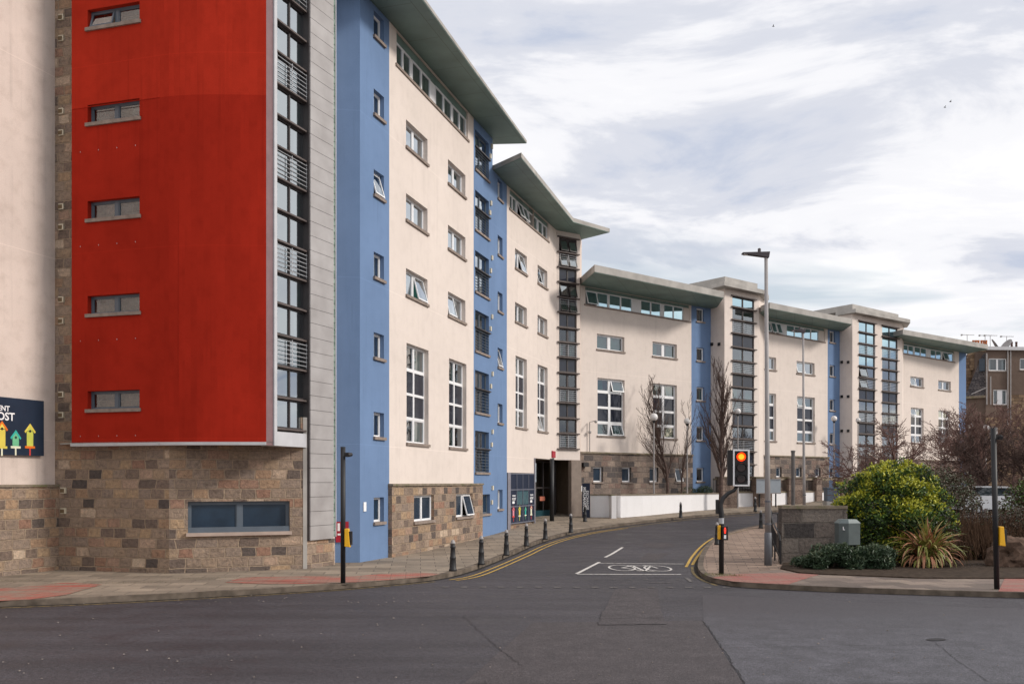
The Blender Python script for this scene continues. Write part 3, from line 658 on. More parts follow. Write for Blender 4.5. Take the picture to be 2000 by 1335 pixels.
trim(b,RB,u_(533),u_(538.5),zr-.09,TOP,-.2,.05,silver,'edge_trim'); trim(b,RB,u_(606),RB.L+.03,zr-.12,TOP,-.6,.05,silver,'edge_trim')
trim(b,RB,u_(538.5),u_(606),zr-.09,zr+.31,-.5,.02,silver,'bay_panel')
zb = RB.z(538,836); zs = [zb+.886*i for i in range(18,-1,-1)]
kinds = (['s','r','w']*6)[:0]; kinds = [{0:'w',1:'s',2:'r'}[i%3] for i in range(17,-1,-1)]
bay(b,RB,u_(539),u_(600),zs,['w' if k_ == 's' else k_ for k_ in kinds],darkfr,-.05,.07,.03,lh=.024,bfw=.03,bmull=.05,bsw=.012)
trim(b,RB,u_(600),u_(606),zr+.31,TOP,-.35,-.12,darkfr,'reveal'); trim(b,RB,u_(539),u_(606),zr+.31,zb-.05,-.3,-.06,darkfr,'bay_panel')
cl = MB(); u0,u1 = .03,FCl.u(646.5)
z_ = FCl.z(600,1055)
zz2 = z_
while zz2 < TOP: FCl.box(cl,u0,u1,zz2+.006,min(zz2+.43,TOP)-.006,.02,.10); zz2 += .43
cl.build('cladding', cladm, b); cl = MB(); FCl.box(cl,0,u1-.01,z_,TOP,-.2,.06); cl.build('cladding_rail', darkfr, b)
gb = MB(); ua,ub = FCl.u(647),FCl.u(652.5); zz2 = 1.0
while zz2 < TOP: FCl.box(gb,ua,ub,zz2+.012,zz2+.188,-.05,.03); zz2 += .2
gb.build('glass_block', gblock, b)
trim(b,FCl,ub,ub+.035,1.0,TOP,-.1,.06,silver,'edge_trim')
wall(b,'stone_base',stoneA,FCl,0,ub+.03,-.1,z_-.01,sides=0)
core(b,[r1+Vector((.2,.4)),r2+Vector((0,1.9)),r3+Vector((-1.7,1.9)),(-7.2,28.3),(-5.62,28.34),(-5.8,36),(-17,38),FS1.p2(.1,-.3)],-.1,TOP,cream)
mb = MB(); mb.prism([r1+Vector((0,0)),r2,r3,Vector((-6.01,27.22)),(-6.07,27.05),(-9.63,25.65),(-13.3,26.72)],zr-.02,zr+.02); mb.build('overhang_underside', fascia, b)
mb = MB(); mb.prism([FL.p2(FL.L),r1,r2,r3,(-6.0,27.2),(-5.5,28.4),(-17,38)],TOP,TOP+.3); mb.build('roof', fascia, b)
for i, y in enumerate([35,76,218,260,404,444,585,627,770,810,957,997]):
    z = FS1.z(120,y); u = FS1.u(121 if i < 10 else 125); v = MB(); FS1.box(v,u-.085,u+.085,z-.085,z+.085,0,.05); vo = v.build('vent', plain('vent_cream',(.62,.56,.43),.5,.4) if 'vent_cream' not in MATS else MATS['vent_cream'], b)
    v = MB(); FS1.box(v,u-.085,u+.045,z-.06,z+.05,.05,.062); v.build('grille', MATS.get('vent_brown') or plain('vent_brown',(.16,.11,.06),.7,.3), vo)
# --- block A: blue stair tower, cream wall, blue balcony strip under one big canopy
ZA = 18.4
F1 = Fac(at(652,29.0),at(703,29.1)); F2 = Fac(at(703,29.1),(-4.19,31.1)); FA = Fac((-4.19,31.1),(-1.66,39.4)); FA2 = Fac((-1.66,39.4),(-.8924,41.8))
b = root('apartment_building', 'tall blue and cream block with a stone base, under the largest green-undersided roof canopy', 'building', (-3.5,31,0))
wall(b,'blue_wall',blue,F1,0,F1.L,-.1,ZA,sides=0)
bt = [20,172.6,330,491,648,803.6,971]; zt0 = F2.z(730,330); bh = F2.z(730,330)-F2.z(730,379)
h2 = [[F2.u(730),F2.u(750),F2.z(730,y)-bh*1.0,F2.z(730,y)] for y in bt]
wall(b,'blue_wall',blue,F2,0,F2.L,-.1,ZA,h2,rev=.18,sides=0)
for i, q in enumerate(h2): window(b,F2,q,1,(1,),white,.15,.05,True,rng.choice(['n','w']),frost if i == 6 else glass,tilt=((0,0),) if i == 2 else (),mull=.05,sillout=.08)
HA = []
zrow = [(FA.z(793,a_),FA.z(793,c_)) for a_,c_ in ((233,285),(377,428),(523,575))]
ztall = (FA.z(793,668.5),FA.z(793,864))
zst = (FA.z(801,967),FA.z(801,1019)); 
for (xa,xb) in ((793,835),(875,909)):
    for t_, c_ in zrow: HA.append(('s',[FA.u(xa),FA.u(xb),c_,t_]))
for (xa,xb) in ((794,837),(877,911)): HA.append(('t',[FA.u(xa),FA.u(xb),ztall[1],ztall[0]]))
cl0 = [FA.u(774.6),FA.u(914),17.2,ZA-.02]
wall(b,'cream_wall',cream,FA,0,FA.L,2.6,ZA,[q for _,q in HA]+[cl0],rev=.26,sides=0)
tl = {0:(),1:(),2:((1,0),),3:(),4:(),5:((0,0),)}
for i, (kd,q) in enumerate(HA):
    if kd == 's': window(b,FA,q,2,(1,),white,.17,.05,True,None,glassR,tilt=tl[i],mull=.12)
    else: window(b,FA,q,2,(1.05,1,1,1.05),white,.17,.055,True,rng.choice(['t','b']),glass,mull=.12,nosash=(1,2))
def clere(b, F, hole, pairs, z0, z1, zs_, tilts={}, gl=glassR):
    for i, (xa,xb) in enumerate(pairs): window(b,F,[F.u(xa),F.u(xb),z0,z1],2,(1,),white,.07,.035,False,rng.choice(['n','w']),gl,tilt=tilts.get(i,()),mull=.07,sw=.018)
    us = [hole[0]]+[F.u(x) for p in pairs for x in p]+[hole[1]]
    for i in range(0,len(us),2):
        if us[i+1]-us[i] > .02: trim(b,F,us[i],us[i+1],z0,z1,-.28,-.09 if 0 < i < len(us)-2 else -.04,whitew if 0 < i < len(us)-2 else cream,'infill_panel')
    trim(b,F,hole[0],hole[1],z1+.005,zs_-.0,-.28,-.08,soffit,'fascia_band'); trim(b,F,hole[0]-.1,hole[1]+.1,z0-.09,z0+.004,-.20,.05,sillm,'sill')
clere(b,FA,cl0,[(774.8,806),(809,844),(854.3,885.5),(887.5,913.6)],17.2,18.05,ZA)
sh = [[FA.u(801.5),FA.u(841),zst[1],zst[0]],[FA.u(884.5),FA.u(917),zst[1],zst[0]]]
wall(b,'stone_base',stoneA,FA,-.08,FA.u(937),-.1,2.55,sh,rev=.26,d=.14,sides=.3)
trim(b,FA,-.1,FA.u(937)+.02,2.55,2.63,-.02,.19,coping,'ledge')
for i, q in enumerate(sh): window(b,FA,q,2,(1,),white,.12,.055,True,'n',frost,tilt=((1,0),) if i else (),d=.14,mull=.1,room=bool(i))
zd = [FA2.z(928,y) for y in (370,488,604,721.7,840)]; zdb = [FA2.z(928,y) for y in (447,568,684,804,922)]
DH = [[FA2.u(928),FA2.u(955),c_,a_] for a_,c_ in zip(zd,zdb)]; q = DH[0]; DH.insert(0,[q[0],q[1],q[2]+2.62,q[3]+2.62])
wq = FA2.rect(940,957,965,1004)
wall(b,'blue_wall',blue,FA2,0,FA2.L,-.1,ZA,DH+[wq],rev=.22,sides=0)
for q in DH:
    w = window(b,FA2,q,2,(.42,.58),greyfr,.14,.045,True,rng.choice(['w','t','n']),glassR,mull=.06); w['label'] = 'dark balcony window with a steel railing'
    zm = q[3]-(q[3]-q[2])*.42
    railing(w,FA2,q[0]+.02,q[1]-.02,q[2]+.1,zm-.05,.0,7,greyfr); s_ = MB(); FA2.box(s_,q[0]-.02,q[1]+.14,zm-.04,zm+.01,-.13,.07); s_.build('handrail', darkfr, w)
window(b,FA2,wq,1,(1,),greyfr,.14,.05,True,'n',frost,room=False)
for x, y in [(960.7,287),(957.7,306),(959,397.6),(957,416),(961,504),(958.5,529),(961,618.7),(958,642),(962,730),(958.7,754),(962,842.7),(960.3,867.8),(962,952),(960.5,980)]:
    x -= .4; z = FA2.z(x,y); u = FA2.u(x)-.06; v = MB(); FA2.box(v,u-.07,u+.07,z-.1,z+.1,0,.07); v.build('vent', MATS['vent_cream'], b)
roof(b,[(-3.35,28.2),(-2.92,29.7),(.69,42.4)],[(-.9,42.5),(-12,46),(-16,29.5),(-5.7,28.25)],ZA,.15)
core(b,[F1.p2(.02,-.3),F1.p2(F1.L-.9,-2.0),FA.p2(0,-1.7),FA.p2(FA.L,-1.7),FA2.p2(FA2.L-.02,-1.7),(-12,46),(-16,33)],0,ZA,cream)
# --- block B
ZB = 17.0
FB1 = Fac((-.8924,41.8),(-.247,44.0)); FB = Fac((-.247,44.0),(2.54,51.9)); FT = Fac((2.54,51.9),(3.92,52.8))
b = root('apartment_building', 'cream block with a sunken entrance and tall dark stair glazing under an angled canopy', 'building', (1,48,.3))
bl = [347.8,457.8,568,678,787,956]; hh = FB1.z(972,568)-FB1.z(972,606)
hB = [[FB1.u(972),FB1.u(981.5),FB1.z(972,y)-hh,FB1.z(972,y)] for y in bl]
wall(b,'blue_wall',blue,FB1,0,FB1.L,-.1,ZB,hB,rev=.2,sides=0)
for i, q in enumerate(hB): window(b,FB1,q,1,(1,),white,.16,.05,True,'n',glass,tilt=((0,0),) if i == 3 else (),mull=.05)
zr1 = [(FB.z(1006,a_),FB.z(1006,c_)) for a_,c_ in ((484,522),(589,626.5))]; zt_ = (FB.z(1007,693.6),FB.z(1007,833))
HB = [('s',[FB.u(xa),FB.u(xb),c_,a_]) for xa,xb in ((1006,1029),(1050,1069)) for a_,c_ in zr1]+[('t',[FB.u(xa),FB.u(xb),zt_[1],zt_[0]]) for xa,xb in ((1007,1029),(1050,1069.5))]
clB = [FB.u(995.5),FB.u(1071.5),16.0,ZB-.02]; uo = FB.u(1043)
wall(b,'cream_wall',cream,FB,0,uo,3.14,ZB,[q for _,q in HB[:2]]+[HB[4][1]]+[[clB[0],uo+.01,clB[2],clB[3]]],rev=.26,sides=0)
wall(b,'cream_wall',cream,FB,uo,FB.L,3.94,ZB,[q for _,q in HB[2:4]]+[HB[5][1]]+[[uo-.01,clB[1],clB[2],clB[3]]],rev=.26,sides=0)
for i, (kd,q) in enumerate(HB):
    if kd == 's': window(b,FB,q,2,(1,),white,.17,.05,True,None,glassR,tilt=(((1,0),),(),((0,0),),())[i],mull=.12)
    else: window(b,FB,q,2,(1.05,1,1,1.05),white,.17,.055,True,'b',glass,mull=.12,nosash=(1,2),tilt=((0,3),) if i == 5 else ())
clere(b,FB,clB,[(996,1011),(1013,1031.5),(1036,1052),(1054,1071)],16.0,16.75,ZB,{1:((0,0),(1,0))})
tg = [FT.u(1092),FT.u(1126.5),FT.z(1092,876)-.05,FT.z(1092,462)+.05]
wall(b,'cream_wall',cream,FT,0,FT.L,3.94,ZB,[tg],rev=.15,sides=0)
zs = [FT.z(1092,y) for y in (462,491.7,521,550,579.6,609,639,667.6,697,727,757,786,816,846,876)]
bay(b,FT,tg[0],tg[1],zs,['w','r','s','w','r','s','w','r','s','w','r','s','w','r'],darkfr,-.02,.15,.14,tilts={0:((0,0),(1,0)),1:((0,0),(1,0)),3:((0,0),(1,0)),4:((0,0),(1,0))},gls=[glassR]*6+[glass]*9)
FTs = Fac((3.92,52.8),(4.15,54.3)); wall(b,'cream_wall',cream_dull,FTs,0,FTs.L,3.94,ZB,sides=0)  # thin tower side: the darker cream paints its shade into the wall colour
roof(b,[at(964.5,41.9),(.41,40.3),(3.39,50.3),(5.62,52.4)],[(4.15,53.9),(3,62),(-8,50),(-2.2,42.6)],ZB,.24)
mb = MB(); mb.prism([(3.0,54.3),(4.4,53.6),(3,61),(-1,57)],ZB+.3,ZB+.6); mb.build('roof_upstand', fascia, b)
core(b,[FB1.p2(.05,-1.7),FB.p2(0,-1.7),FB.p2(FB.L-.9,-1.7),FT.p2(FT.L-.1,-1.7),(4.0,60),(2,62),(-8,49)],3.94,ZB,cream)
# entrance recess
mb = MB(); mb.prism([FB.p2(uo,-.01),FB.p2(FB.L,-.02),FT.p2(FT.L-.02,-.01),FT.p2(FT.L-.02,-4.6),FB.p2(uo,-4.8)],3.94,4.1); mb.build('entrance_ceiling', plain('entrance_ceiling',(.30,.25,.20),.8,.2), b)
brown = plain('entrance_lining',(.15,.11,.08),.7,.3)
pa = FB.p2(uo,-.0); pb = FB.p2(uo,-4.6); pc = FT.p2(FT.L-.15,-4.4); pd = FT.p2(FT.L-.02,-.0)
def slabw(name, a, c, z0, z1, th, mat, par):
    a, c = Vector(a), Vector(c); d = (c-a).normalized(); n = Vector((d.y,-d.x))*th; mb = MB(); mb.prism([a,c,c+n,a+n],z0,z1); return mb.build(name,mat,par)
slabw('entrance_side_wall', pa+Vector((0,.02)), pb, -.1,3.94,-.15,brown,b); slabw('entrance_back_wall', pb,pc,-.1,3.94,-.1,plain('lobby_wall',(.34,.25,.16),.8,.2),b)
pe = FT.p2(FT.L*.50,-.5); slabw('entrance_pier', FT.p2(FT.L*.56,-.12), FT.p2(FT.L-.01,-.12), .1,3.94,.3,plain('entrance_pier_render',(.24,.195,.165),.85,.2),b)
slabw('entrance_side_wall', pd+Vector((-.02,.05)), FT.p2(FT.L-.02,-4.4), .1,3.94,.12,brown,b)
gf = MB(); ga, gb_ = FB.p2(uo+.1,-2.6), FT.p2(FT.L*.56,-1.4); dG = gb_-ga; FG = Fac(ga,gb_)
n_ = 5
for i in range(n_+1): FG.box(gf, FG.L*i/n_-.04,FG.L*i/n_+.04,.25,3.9,-.04,.04)
for z in (.3,2.35,3.85): FG.box(gf,0,FG.L,z-.04,z+.04,-.035,.035)
gfo = gf.build('glazed_screen', darkfr, b); mb = MB(); mb.quad(FG.P(0,.3),FG.P(FG.L,.3),FG.P(FG.L,3.85),FG.P(0,3.85)); mb.build('pane', glass, gfo)
cc = at(1078,49.3); mb = MB(); mb.tube([(cc.x,cc.y,.3),(cc.x,cc.y,3.94)],.12,16); mb.build('column', black, b, smooth=True)
mb = MB(); FG.box(mb,FG.L*.74,FG.L*.82,1.6,1.85,.045,.06); mb.build('notice', plain('notice_orange',(.50,.16,.10),.6,.3), b)
mb = MB(); FG.box(mb,FG.L*.62,FG.L*.97,.45,1.05,.045,.055); mb.build('door_film', plain('teal_film',(.02,.06,.075),.3,.4), b)
for i in range(5):
    c_ = FB.p2(uo+.5+i*.75,-1.0-.1*i); mb = MB(); mb.lathe((c_.x,c_.y,3.90),[(0,.11),(.03,.12)],12); mb.build('downlight', downl, b)
# navy entrance hoarding (a board wall with windows, birdhouse prints and words)
UP = uo-.02; up0 = FB.u(996.5); zp0,zp1 = .62,3.12
mb = MB(); FB.box(mb,up0,UP,zp0,zp1,-.1,.0); po = mb.build('navy_panel', navy, b, label='dark navy panelled infill with printed birdhouses beside the entrance')
fr = MB(); n4 = 4
for i in range(n4+1): FB.box(fr,up0+(UP-up0)*i/n4-.025,up0+(UP-up0)*i/n4+.025,zp0,zp1,0,.03)
for z in (zp0+.03,zp0+.85,zp0+1.68,zp1-.03): FB.box(fr,up0,UP,z-.028,z+.028,0,.028)
fr.build('panel_frame', plain('panel_frame_grey',(.14,.15,.19),.4,.4), po)
trim(b,FB,FB.u(991),up0-.02,-.1,3.14,-.2,.03,plain('frame_grey_purple',(.22,.21,.24),.5,.4),'post'); trim(b,FB,UP,UP+.14,-.1,3.94,-.2,.04,MATS['frame_grey_purple'],'post')
trim(b,FB,up0-.02,UP,-.1,.61,-.2,-.06,stoneA,'plinth'); 
wn = MB()
for i in (1,2): FB.box(wn,up0+(UP-up0)*i/n4+.06,up0+(UP-up0)*(i+1)/n4-.06,zp0+.93,zp0+1.6,.0,.02)
wn.build('small_window', plain('panel_window_glass',(.05,.11,.13),.2,.5), po)
def birdhouse(par, F, u, z, s, cb, croof, cplat, cpole, d=.03, body=1.0):
    # a flat print: pole, platform, body, pitched roof and a round hole
    def q(ua,ub,za,zb,mat,nm,dd):
        mb = MB(); F.box(mb,u+ua*s,u+ub*s,z+za*s,z+zb*s,d,d+dd); mb.build(nm,mat,par)
    q(-.03,.03,-.28,-.02,cpole,'printed_pole',.004); q(-.20,.20,-.04,.04,cplat,'printed_platform',.006); q(-.13,.13,.04,.04+.36*body,cb,'printed_birdhouse',.005)
    zt = z+(.40*body+.02)*s; mb = MB()
    P = [(u-.13*s,zt-.02*s),(u+.13*s,zt-.02*s),(u,zt+.16*s)]; mb.poly([F.P(a,c,d+.006) for a,c in P])
    mb.build('printed_birdhouse', cb, par); mb = MB()
    for sg in (-1,1): mb.poly([F.P(a,c,d+.008) for a,c in [(u,zt+.24*s),(u+sg*.23*s,zt-.04*s),(u+sg*.18*s,zt-.09*s),(u,zt+.15*s)]])
    mb.build('printed_roof', croof, par)
    mb = MB(); mb.poly([F.P(u+.045*s*math.cos(a),zt-.02*s+.045*s*math.sin(a),d+.010) for a in [i*math.pi/6 for i in range(12)]]); mb.build('printed_hole', black, par)
cY = plain('print_yellow',(.72,.58,.10),.6,.2); cT = plain('print_teal',(.04,.42,.36),.6,.2); cG = plain('print_green',(.15,.45,.25),.6,.2); cO = plain('print_orange',(.75,.17,.02),.6,.2); cW = plain('print_cream',(.72,.72,.55),.6,.2); cR = plain('print_red',(.6,.06,.05),.6,.2); cP = plain('print_pink',(.7,.25,.3),.6,.2); cL = plain('print_lime',(.55,.58,.10),.6,.2)
for i, (cb_,cr_) in enumerate(((cP,cR),(cY,cL),(cT,cG),(cW,cR))):
    u = up0+(UP-up0)*(i+.5)/n4; birdhouse(po,FB,u,zp0+.36,.85 if i != 2 else .7,cb_,cr_,cR if i == 0 else cW,cr_,.003,1.0)
def text(par, F, body, u, z, size, mat, d, name='lettering', align='CENTER', rot=0, world=None, squash=1.0):
    cu = bpy.data.curves.new('t','FONT'); cu.body = body; cu.size = size; cu.align_x = align; cu.align_y = 'CENTER'; cu.extrude = .002; cu.offset = size*.022; cu.resolution_u = 3
    to = bpy.data.objects.new('t', cu); COL.objects.link(to); bpy.context.view_layer.update()
    me = bpy.data.meshes.new_from_object(to); bpy.data.objects.remove(to); bpy.data.curves.remove(cu); me.name = name
    # F.t runs along u; make sure the words read left to right for the viewer
    right = Vector((-F.n[1], F.n[0], 0)); sgn = 1 if right.dot(Vector((F.t[0],F.t[1],0))) > 0 else -1
    o_ = inv(par); nrm = Vector((F.n[0],F.n[1],0)); c = Vector(F.P(u,z,d)); up = Vector((0,0,1)); rt_ = right
    ca, sa = math.cos(rot), math.sin(rot)
    for v in me.vertices:
        x, y, e_ = v.co; x *= squash; X, Y_ = x*ca-y*sa, x*sa+y*ca; v.co = c+rt_*X+up*Y_+nrm*e_-o_
    me.materials.clear(); me.materials.append(mat); o = bpy.data.objects.new(name, me); COL.objects.link(o); o.parent = par; ORG[o.name] = o_; return o
for i in (0,3):
    u = up0+(UP-up0)*(i+.5)/n4; text(po,FB,'STUDENT',u,zp0+1.38,.115,whitep,.035); text(po,FB,'ROOST',u,zp0+1.22,.165,whitep,.035)
    mb = MB(); FB.box(mb,u-.16,u+.16,zp0+1.0,zp0+1.12,.003,.006); mb.build('printed_words', whitep, po)
# --- block C
ZC = 14.2
FC = Fac((3.96,53.4),(11.73,59.6)); FC2 = Fac((11.73,59.6),(13.24,60.7)); FCs = Fac((13.24,60.7),(13.93,59.75)); FCf = Fac((13.93,59.75),(16.84,62.1))
b = root('apartment_building', 'cream and granite block behind the white wall, with one glazed stair tower', 'building', (10,58,.8))
zc1 = (FC.z(1166,651),FC.z(1166,681)); zc2 = (FC.z(1166,737),FC.z(1166,850)); zc3 = (FC.z(1156,911),FC.z(1156,941))
HC = [('s',[FC.u(xa),FC.u(xb),zc1[1],zc1[0]]) for xa,xb in ((1166,1219.5),(1274.5,1322))]+[('t',[FC.u(xa),FC.u(xb),zc2[1],zc2[0]]) for xa,xb in ((1167,1220),(1275,1322))]
clC = [FC.u(1143),FC.u(1347),13.15,ZC-.01]
wall(b,'cream_wall',cream,FC,0,FC.L,4.4,ZC,[q for _,q in HC]+[clC],rev=.26,sides=0)
for i, (kd,q) in enumerate(HC):
    if kd == 's': window(b,FC,q,2,(1,),white,.17,.07,True,'tf' if i == 0 else 't',glass,mull=.2)
    else: window(b,FC,q,2,(1.0,1.15,1.1,1.0),white,.17,.07,True,'t',glass,mull=.18,nosash=(1,2),tilt=((1,0),(1,3)) if i == 2 else ())
clere(b,FC,clC,[(1144.5,1189.5),(1191.4,1236.3),(1253,1292.5),(1298,1336)],13.15,14.0,ZC,{0:((0,0),)},glassB)
H3 = [[FC.u(xa),FC.u(xb),zc3[1],zc3[0]] for xa,xb in ((1156,1175),(1212,1230),(1266,1283),(1316,1332))]
wall(b,'stone_base',stoneC,FC,0,FC.L,.2,4.36,H3,rev=.3,d=.12,sides=.2); trim(b,FC,-.05,FC.L,4.36,4.46,-.02,.2,coping,'ledge')
for i, q in enumerate(H3): window(b,FC,q,1,(1,),white,.15,.06,True,'n',frost,d=.12,room=(i == 3),tilt=((0,0),) if i == 3 else ())
bc = [(601,627),(678,704),(755,781.6),(832,859.5),(913,940)]
hC = [[FC2.u(1360.5),FC2.u(1375.5),FC2.z(1361,c_),FC2.z(1361,a_)] for a_,c_ in bc]
wall(b,'blue_wall',blue,FC2,0,FC2.L,.2,ZC,hC,rev=.2,d=.0,sides=0)
for i, q in enumerate(hC): window(b,FC2,q,1,(1,),white,.13,.05,True,['w','n','t','w','n'][i],glass,mull=.05)
wall(b,'cream_wall',cream,FCs,0,FCs.L,.2,15.35,sides=0)
wall(b,'cream_wall',cream,FCf,0,FCf.L,.2,15.35,[[FCf.u(1430.5),FCf.u(1473),1.2,FCf.z(1431,577)]],rev=.15,sides=0)
zs = [FCf.z(1431,y) for y in (577,599,624,650,677,704,729,755,780,805.6,831,856.6,880.5,906,932,957)]
kk = ['w','w','r','s','w','r','s','w','r','s','w','r','s','w','r']; bay(b,FCf,FCf.u(1430.5),FCf.u(1473),zs,kk,darkfr,-.02,.16,.16,gls=[glassB]+[glass]*15)
FCr = Fac((16.84,62.1),(17.9,60.9+3.4)); wall(b,'cream_wall',cream,FCr,0,FCr.L,.2,15.35,sides=0)
for y in (672,): 
    for x in (1391,1405):
        mb = MB(); p_ = FCs.P(FCs.u(x),FCs.z(x,y),0); FCs.box(mb,FCs.u(x)-.09,FCs.u(x)+.09,p_[2]-.1,p_[2]+.1,0,.08); mb.build('vent', blackm, b)
roof(b,[(3.98,53.4),(4.54,50.1),(13.3,57.2)],[(13.55,60.2),(10,70),(0,62)],ZC,.42)
mb = MB(); mb.prism([(12.8,60.2),(13.7,58.8),(17.26,61.7),(17.9,63.5),(14.5,69)],15.35,15.62); mb.build('roof_slab', fascia, b)
mb = MB(); mb.prism([(11.7,62.5),(13.97,59.8),(16.7,62),(13.8,68)],15.62,16.15); mb.build('roof_box', fascia, b)
core(b,[FC.p2(0,-1.7),FC.p2(FC.L,-1.7),(13.1,62.6),(15.2,63.0),(17.5,63.4),(14,70),(4,66),(2,60)],0,ZC,cream)
mb = MB(); mb.prism([FCs.p2(.02,-.25),(13.95,60.1),(13.9+1.3,63.0),(17.2,63.6),(15,67)],ZC,15.34); mb.build('rear_wall', cream, b)
# --- block D
FD = Fac((17.23,63.5),(23.83,68.8)); FD2 = Fac((23.83,68.8),(25.1,69.8)); FDs = Fac((25.1,69.8),(25.77,69.0)); FDf = Fac((25.77,69.0),(31.5,73.6))
b = root('apartment_building', 'cream block beyond the tall street lamp, with two side by side glazed stair shafts', 'building', (22,67,1.2))
zz1 = (FD.z(1555,704),FD.z(1555,728)); zz3 = (FD.z(1557,773),FD.z(1557,863)); z3 = (FD.z(1552,912),FD.z(1552,931.5))
HD = [('s',[FD.u(xa),FD.u(xb),zz1[1],zz1[0]]) for xa,xb in ((1486,1516),(1556,1591))]+[('t',[FD.u(xa),FD.u(xb),zz3[1],zz3[0]]) for xa,xb in ((1486,1516),(1557,1591.5))]
clD = [FD.u(1484),FD.u(1611),13.2,ZC-.01]
wall(b,'cream_wall',cream,FD,0,FD.L,4.5,ZC,[q for _,q in HD]+[clD],rev=.26,sides=0)
for i, (kd,q) in enumerate(HD):
    if kd == 's': window(b,FD,q,2,(1,),white,.17,.07,True,'w',glassR,mull=.2,tilt=((0,0),) if i else ())
    else: window(b,FD,q,2,(1.0,1.15,1.1,1.0),white,.17,.07,True,'tf',glass,mull=.18,nosash=(1,2),tilt=((0,0),) if i == 3 else ())
clere(b,FD,clD,[(1485,1505),(1506,1527),(1538,1569),(1571,1600)],13.2,14.0,ZC,{0:((1,0),),1:((0,0),(1,0))},glassB)
H3 = [[FD.u(xa),FD.u(xb),z3[1],z3[0]] for xa,xb in ((1513,1524),(1552,1563),(1590,1600))]
wall(b,'stone_base',stoneC,FD,0,FD.L,.5,4.46,H3,rev=.3,d=.12,sides=.2); trim(b,FD,0,FD.L,4.46,4.56,-.02,.2,coping,'ledge')
for q in H3: window(b,FD,q,1,(1,),white,.15,.06,True,'n',frost,d=.12,room=False)
hD = [[FD2.u(1620.5),FD2.u(1631),FD2.z(1621,c_),FD2.z(1621,a_)] for a_,c_ in ((645.4,668),(712,734),(779,801),(845,867),(913,932))]
wall(b,'blue_wall',blue,FD2,0,FD2.L,.5,ZC,hD,rev=.2,sides=0)
for i, q in enumerate(hD): window(b,FD2,q,1,(1,),white,.13,.05,True,'n',glass,mull=.05)
wall(b,'cream_wall',cream,FDs,0,FDs.L,.5,15.4,sides=0)
zg = FDf.z(1678,625)
wall(b,'cream_wall',cream,FDf,0,FDf.L,.5,15.4,[[FDf.u(1677.5),FDf.u(1709),1.4,zg],[FDf.u(1723),FDf.u(1753),1.4,zg]],rev=.15,sides=0)
for (xa,xb) in ((1677.5,1709),(1723,1753)):
    zs = [zg-.03-.865*i for i in range(15)]
    bay(b,FDf,FDf.u(xa),FDf.u(xb),zs,['w','w','r','w','w','r','s','w','r','s','w','r','s','w'],darkfr,-.02,.16,.12,tilts={4:((0,0),),5:((0,0),)} if xa < 1700 else {},gls=[glassB]*(4 if xa < 1700 else 3)+[glass]*12)
for y in (707,774,841): 
    for x in (1644.5,1657):
        mb = MB(); zz_ = FDs.z(x,y); FDs.box(mb,FDs.u(x)-.09,FDs.u(x)+.09,zz_-.1,zz_+.1,0,.08); mb.build('vent', blackm, b)
FDr = Fac((31.5,73.6),(32.6,75.8)); wall(b,'cream_wall',cream,FDr,0,FDr.L,.5,15.4,sides=0)
roof(b,[(16.9,61.95),(17.15,60.65),(24.94,66.8)],[(25.3,69.4),(22,80),(13,72),(17.3,63.9)],ZC,.42)
mb = MB(); mb.prism([(24.8,69.8),(25.8,68.9-.5),(31.9,73.0),(32.6,75.2),(28,81)],15.4,15.68); mb.build('roof_slab', fascia, b)
mb = MB(); mb.prism([(23.55,71.8),(25.7,68.8),(31.0,73.1),(27,80)],15.68,16.1); mb.build('roof_box', fascia, b)
core(b,[FD.p2(0,-1.7),FD.p2(FD.L,-1.7),(25.2,71.6),(28,73.6),(31.9,75.4),(28,82),(16,74)],0,ZC,cream)
mb = MB(); mb.prism([FDs.p2(.02,-.25),(25.85,69.4),(28,73.5),(31.6,75.2),(28,80)],ZC,15.39); mb.build('rear_wall', cream, b)
# --- block E
FE = Fac((32.0,75.0),(39.87,81.3)); FE2 = Fac((39.87,81.3),(40.9,82.1))
b = root('apartment_building', 'farthest cream block of the crescent, partly hidden by bare reddish trees', 'building', (36,78,1.6))
ze1 = (FE.z(1778,734),FE.z(1778,753)); ze2 = (FE.z(1779,795),FE.z(1779,864)); clE = [FE.u(1763),FE.u(1864),13.3,ZC+.04]
HE = [('s',[FE.u(xa),FE.u(xb),ze1[1],ze1[0]]) for xa,xb in ((1778,1804),(1832.6,1857))]+[('t',[FE.u(xa),FE.u(xb),ze2[1],ze2[0]]) for xa,xb in ((1779,1804),(1833,1856))]
wall(b,'cream_wall',cream,FE,0,FE.L,4.5,14.25,[q for _,q in HE]+[clE],rev=.26,sides=0)
for i, (kd,q) in enumerate(HE):
    if kd == 's': window(b,FE,q,2,(1,),white,.17,.07,True,'b',glass,mull=.2,tilt=((0,0),) if i == 0 else ())
    else: window(b,FE,q,2,(1.0,1.15,1.1,1.0),white,.17,.07,True,'b',glass,mull=.18,nosash=(1,2),tilt=((0,0),) if i == 2 else ())
clere(b,FE,clE,[(1764.5,1786),(1788,1811),(1819,1840),(1842,1863)],13.3,14.05,14.25,{3:((0,0),)},glassB)
wall(b,'stone_base',stoneC,FE,0,FE.L,.8,4.46,(),d=.12,sides=.2); trim(b,FE,0,FE.L,4.46,4.56,-.02,.2,coping,'ledge')
wall(b,'blue_wall',blue,FE2,0,FE2.L,.8,14.25,sides=.3)
roof(b,[(30.75,71.7),(41.6,79.65)],[(41.2,82.6),(34,90),(28,84)],14.25,.42)
core(b,[FE.p2(0,-1.7),FE.p2(FE.L,-1.7),FE2.p2(FE2.L-.05,-1.0),(34,91),(28,84)],0,14.25,cream)
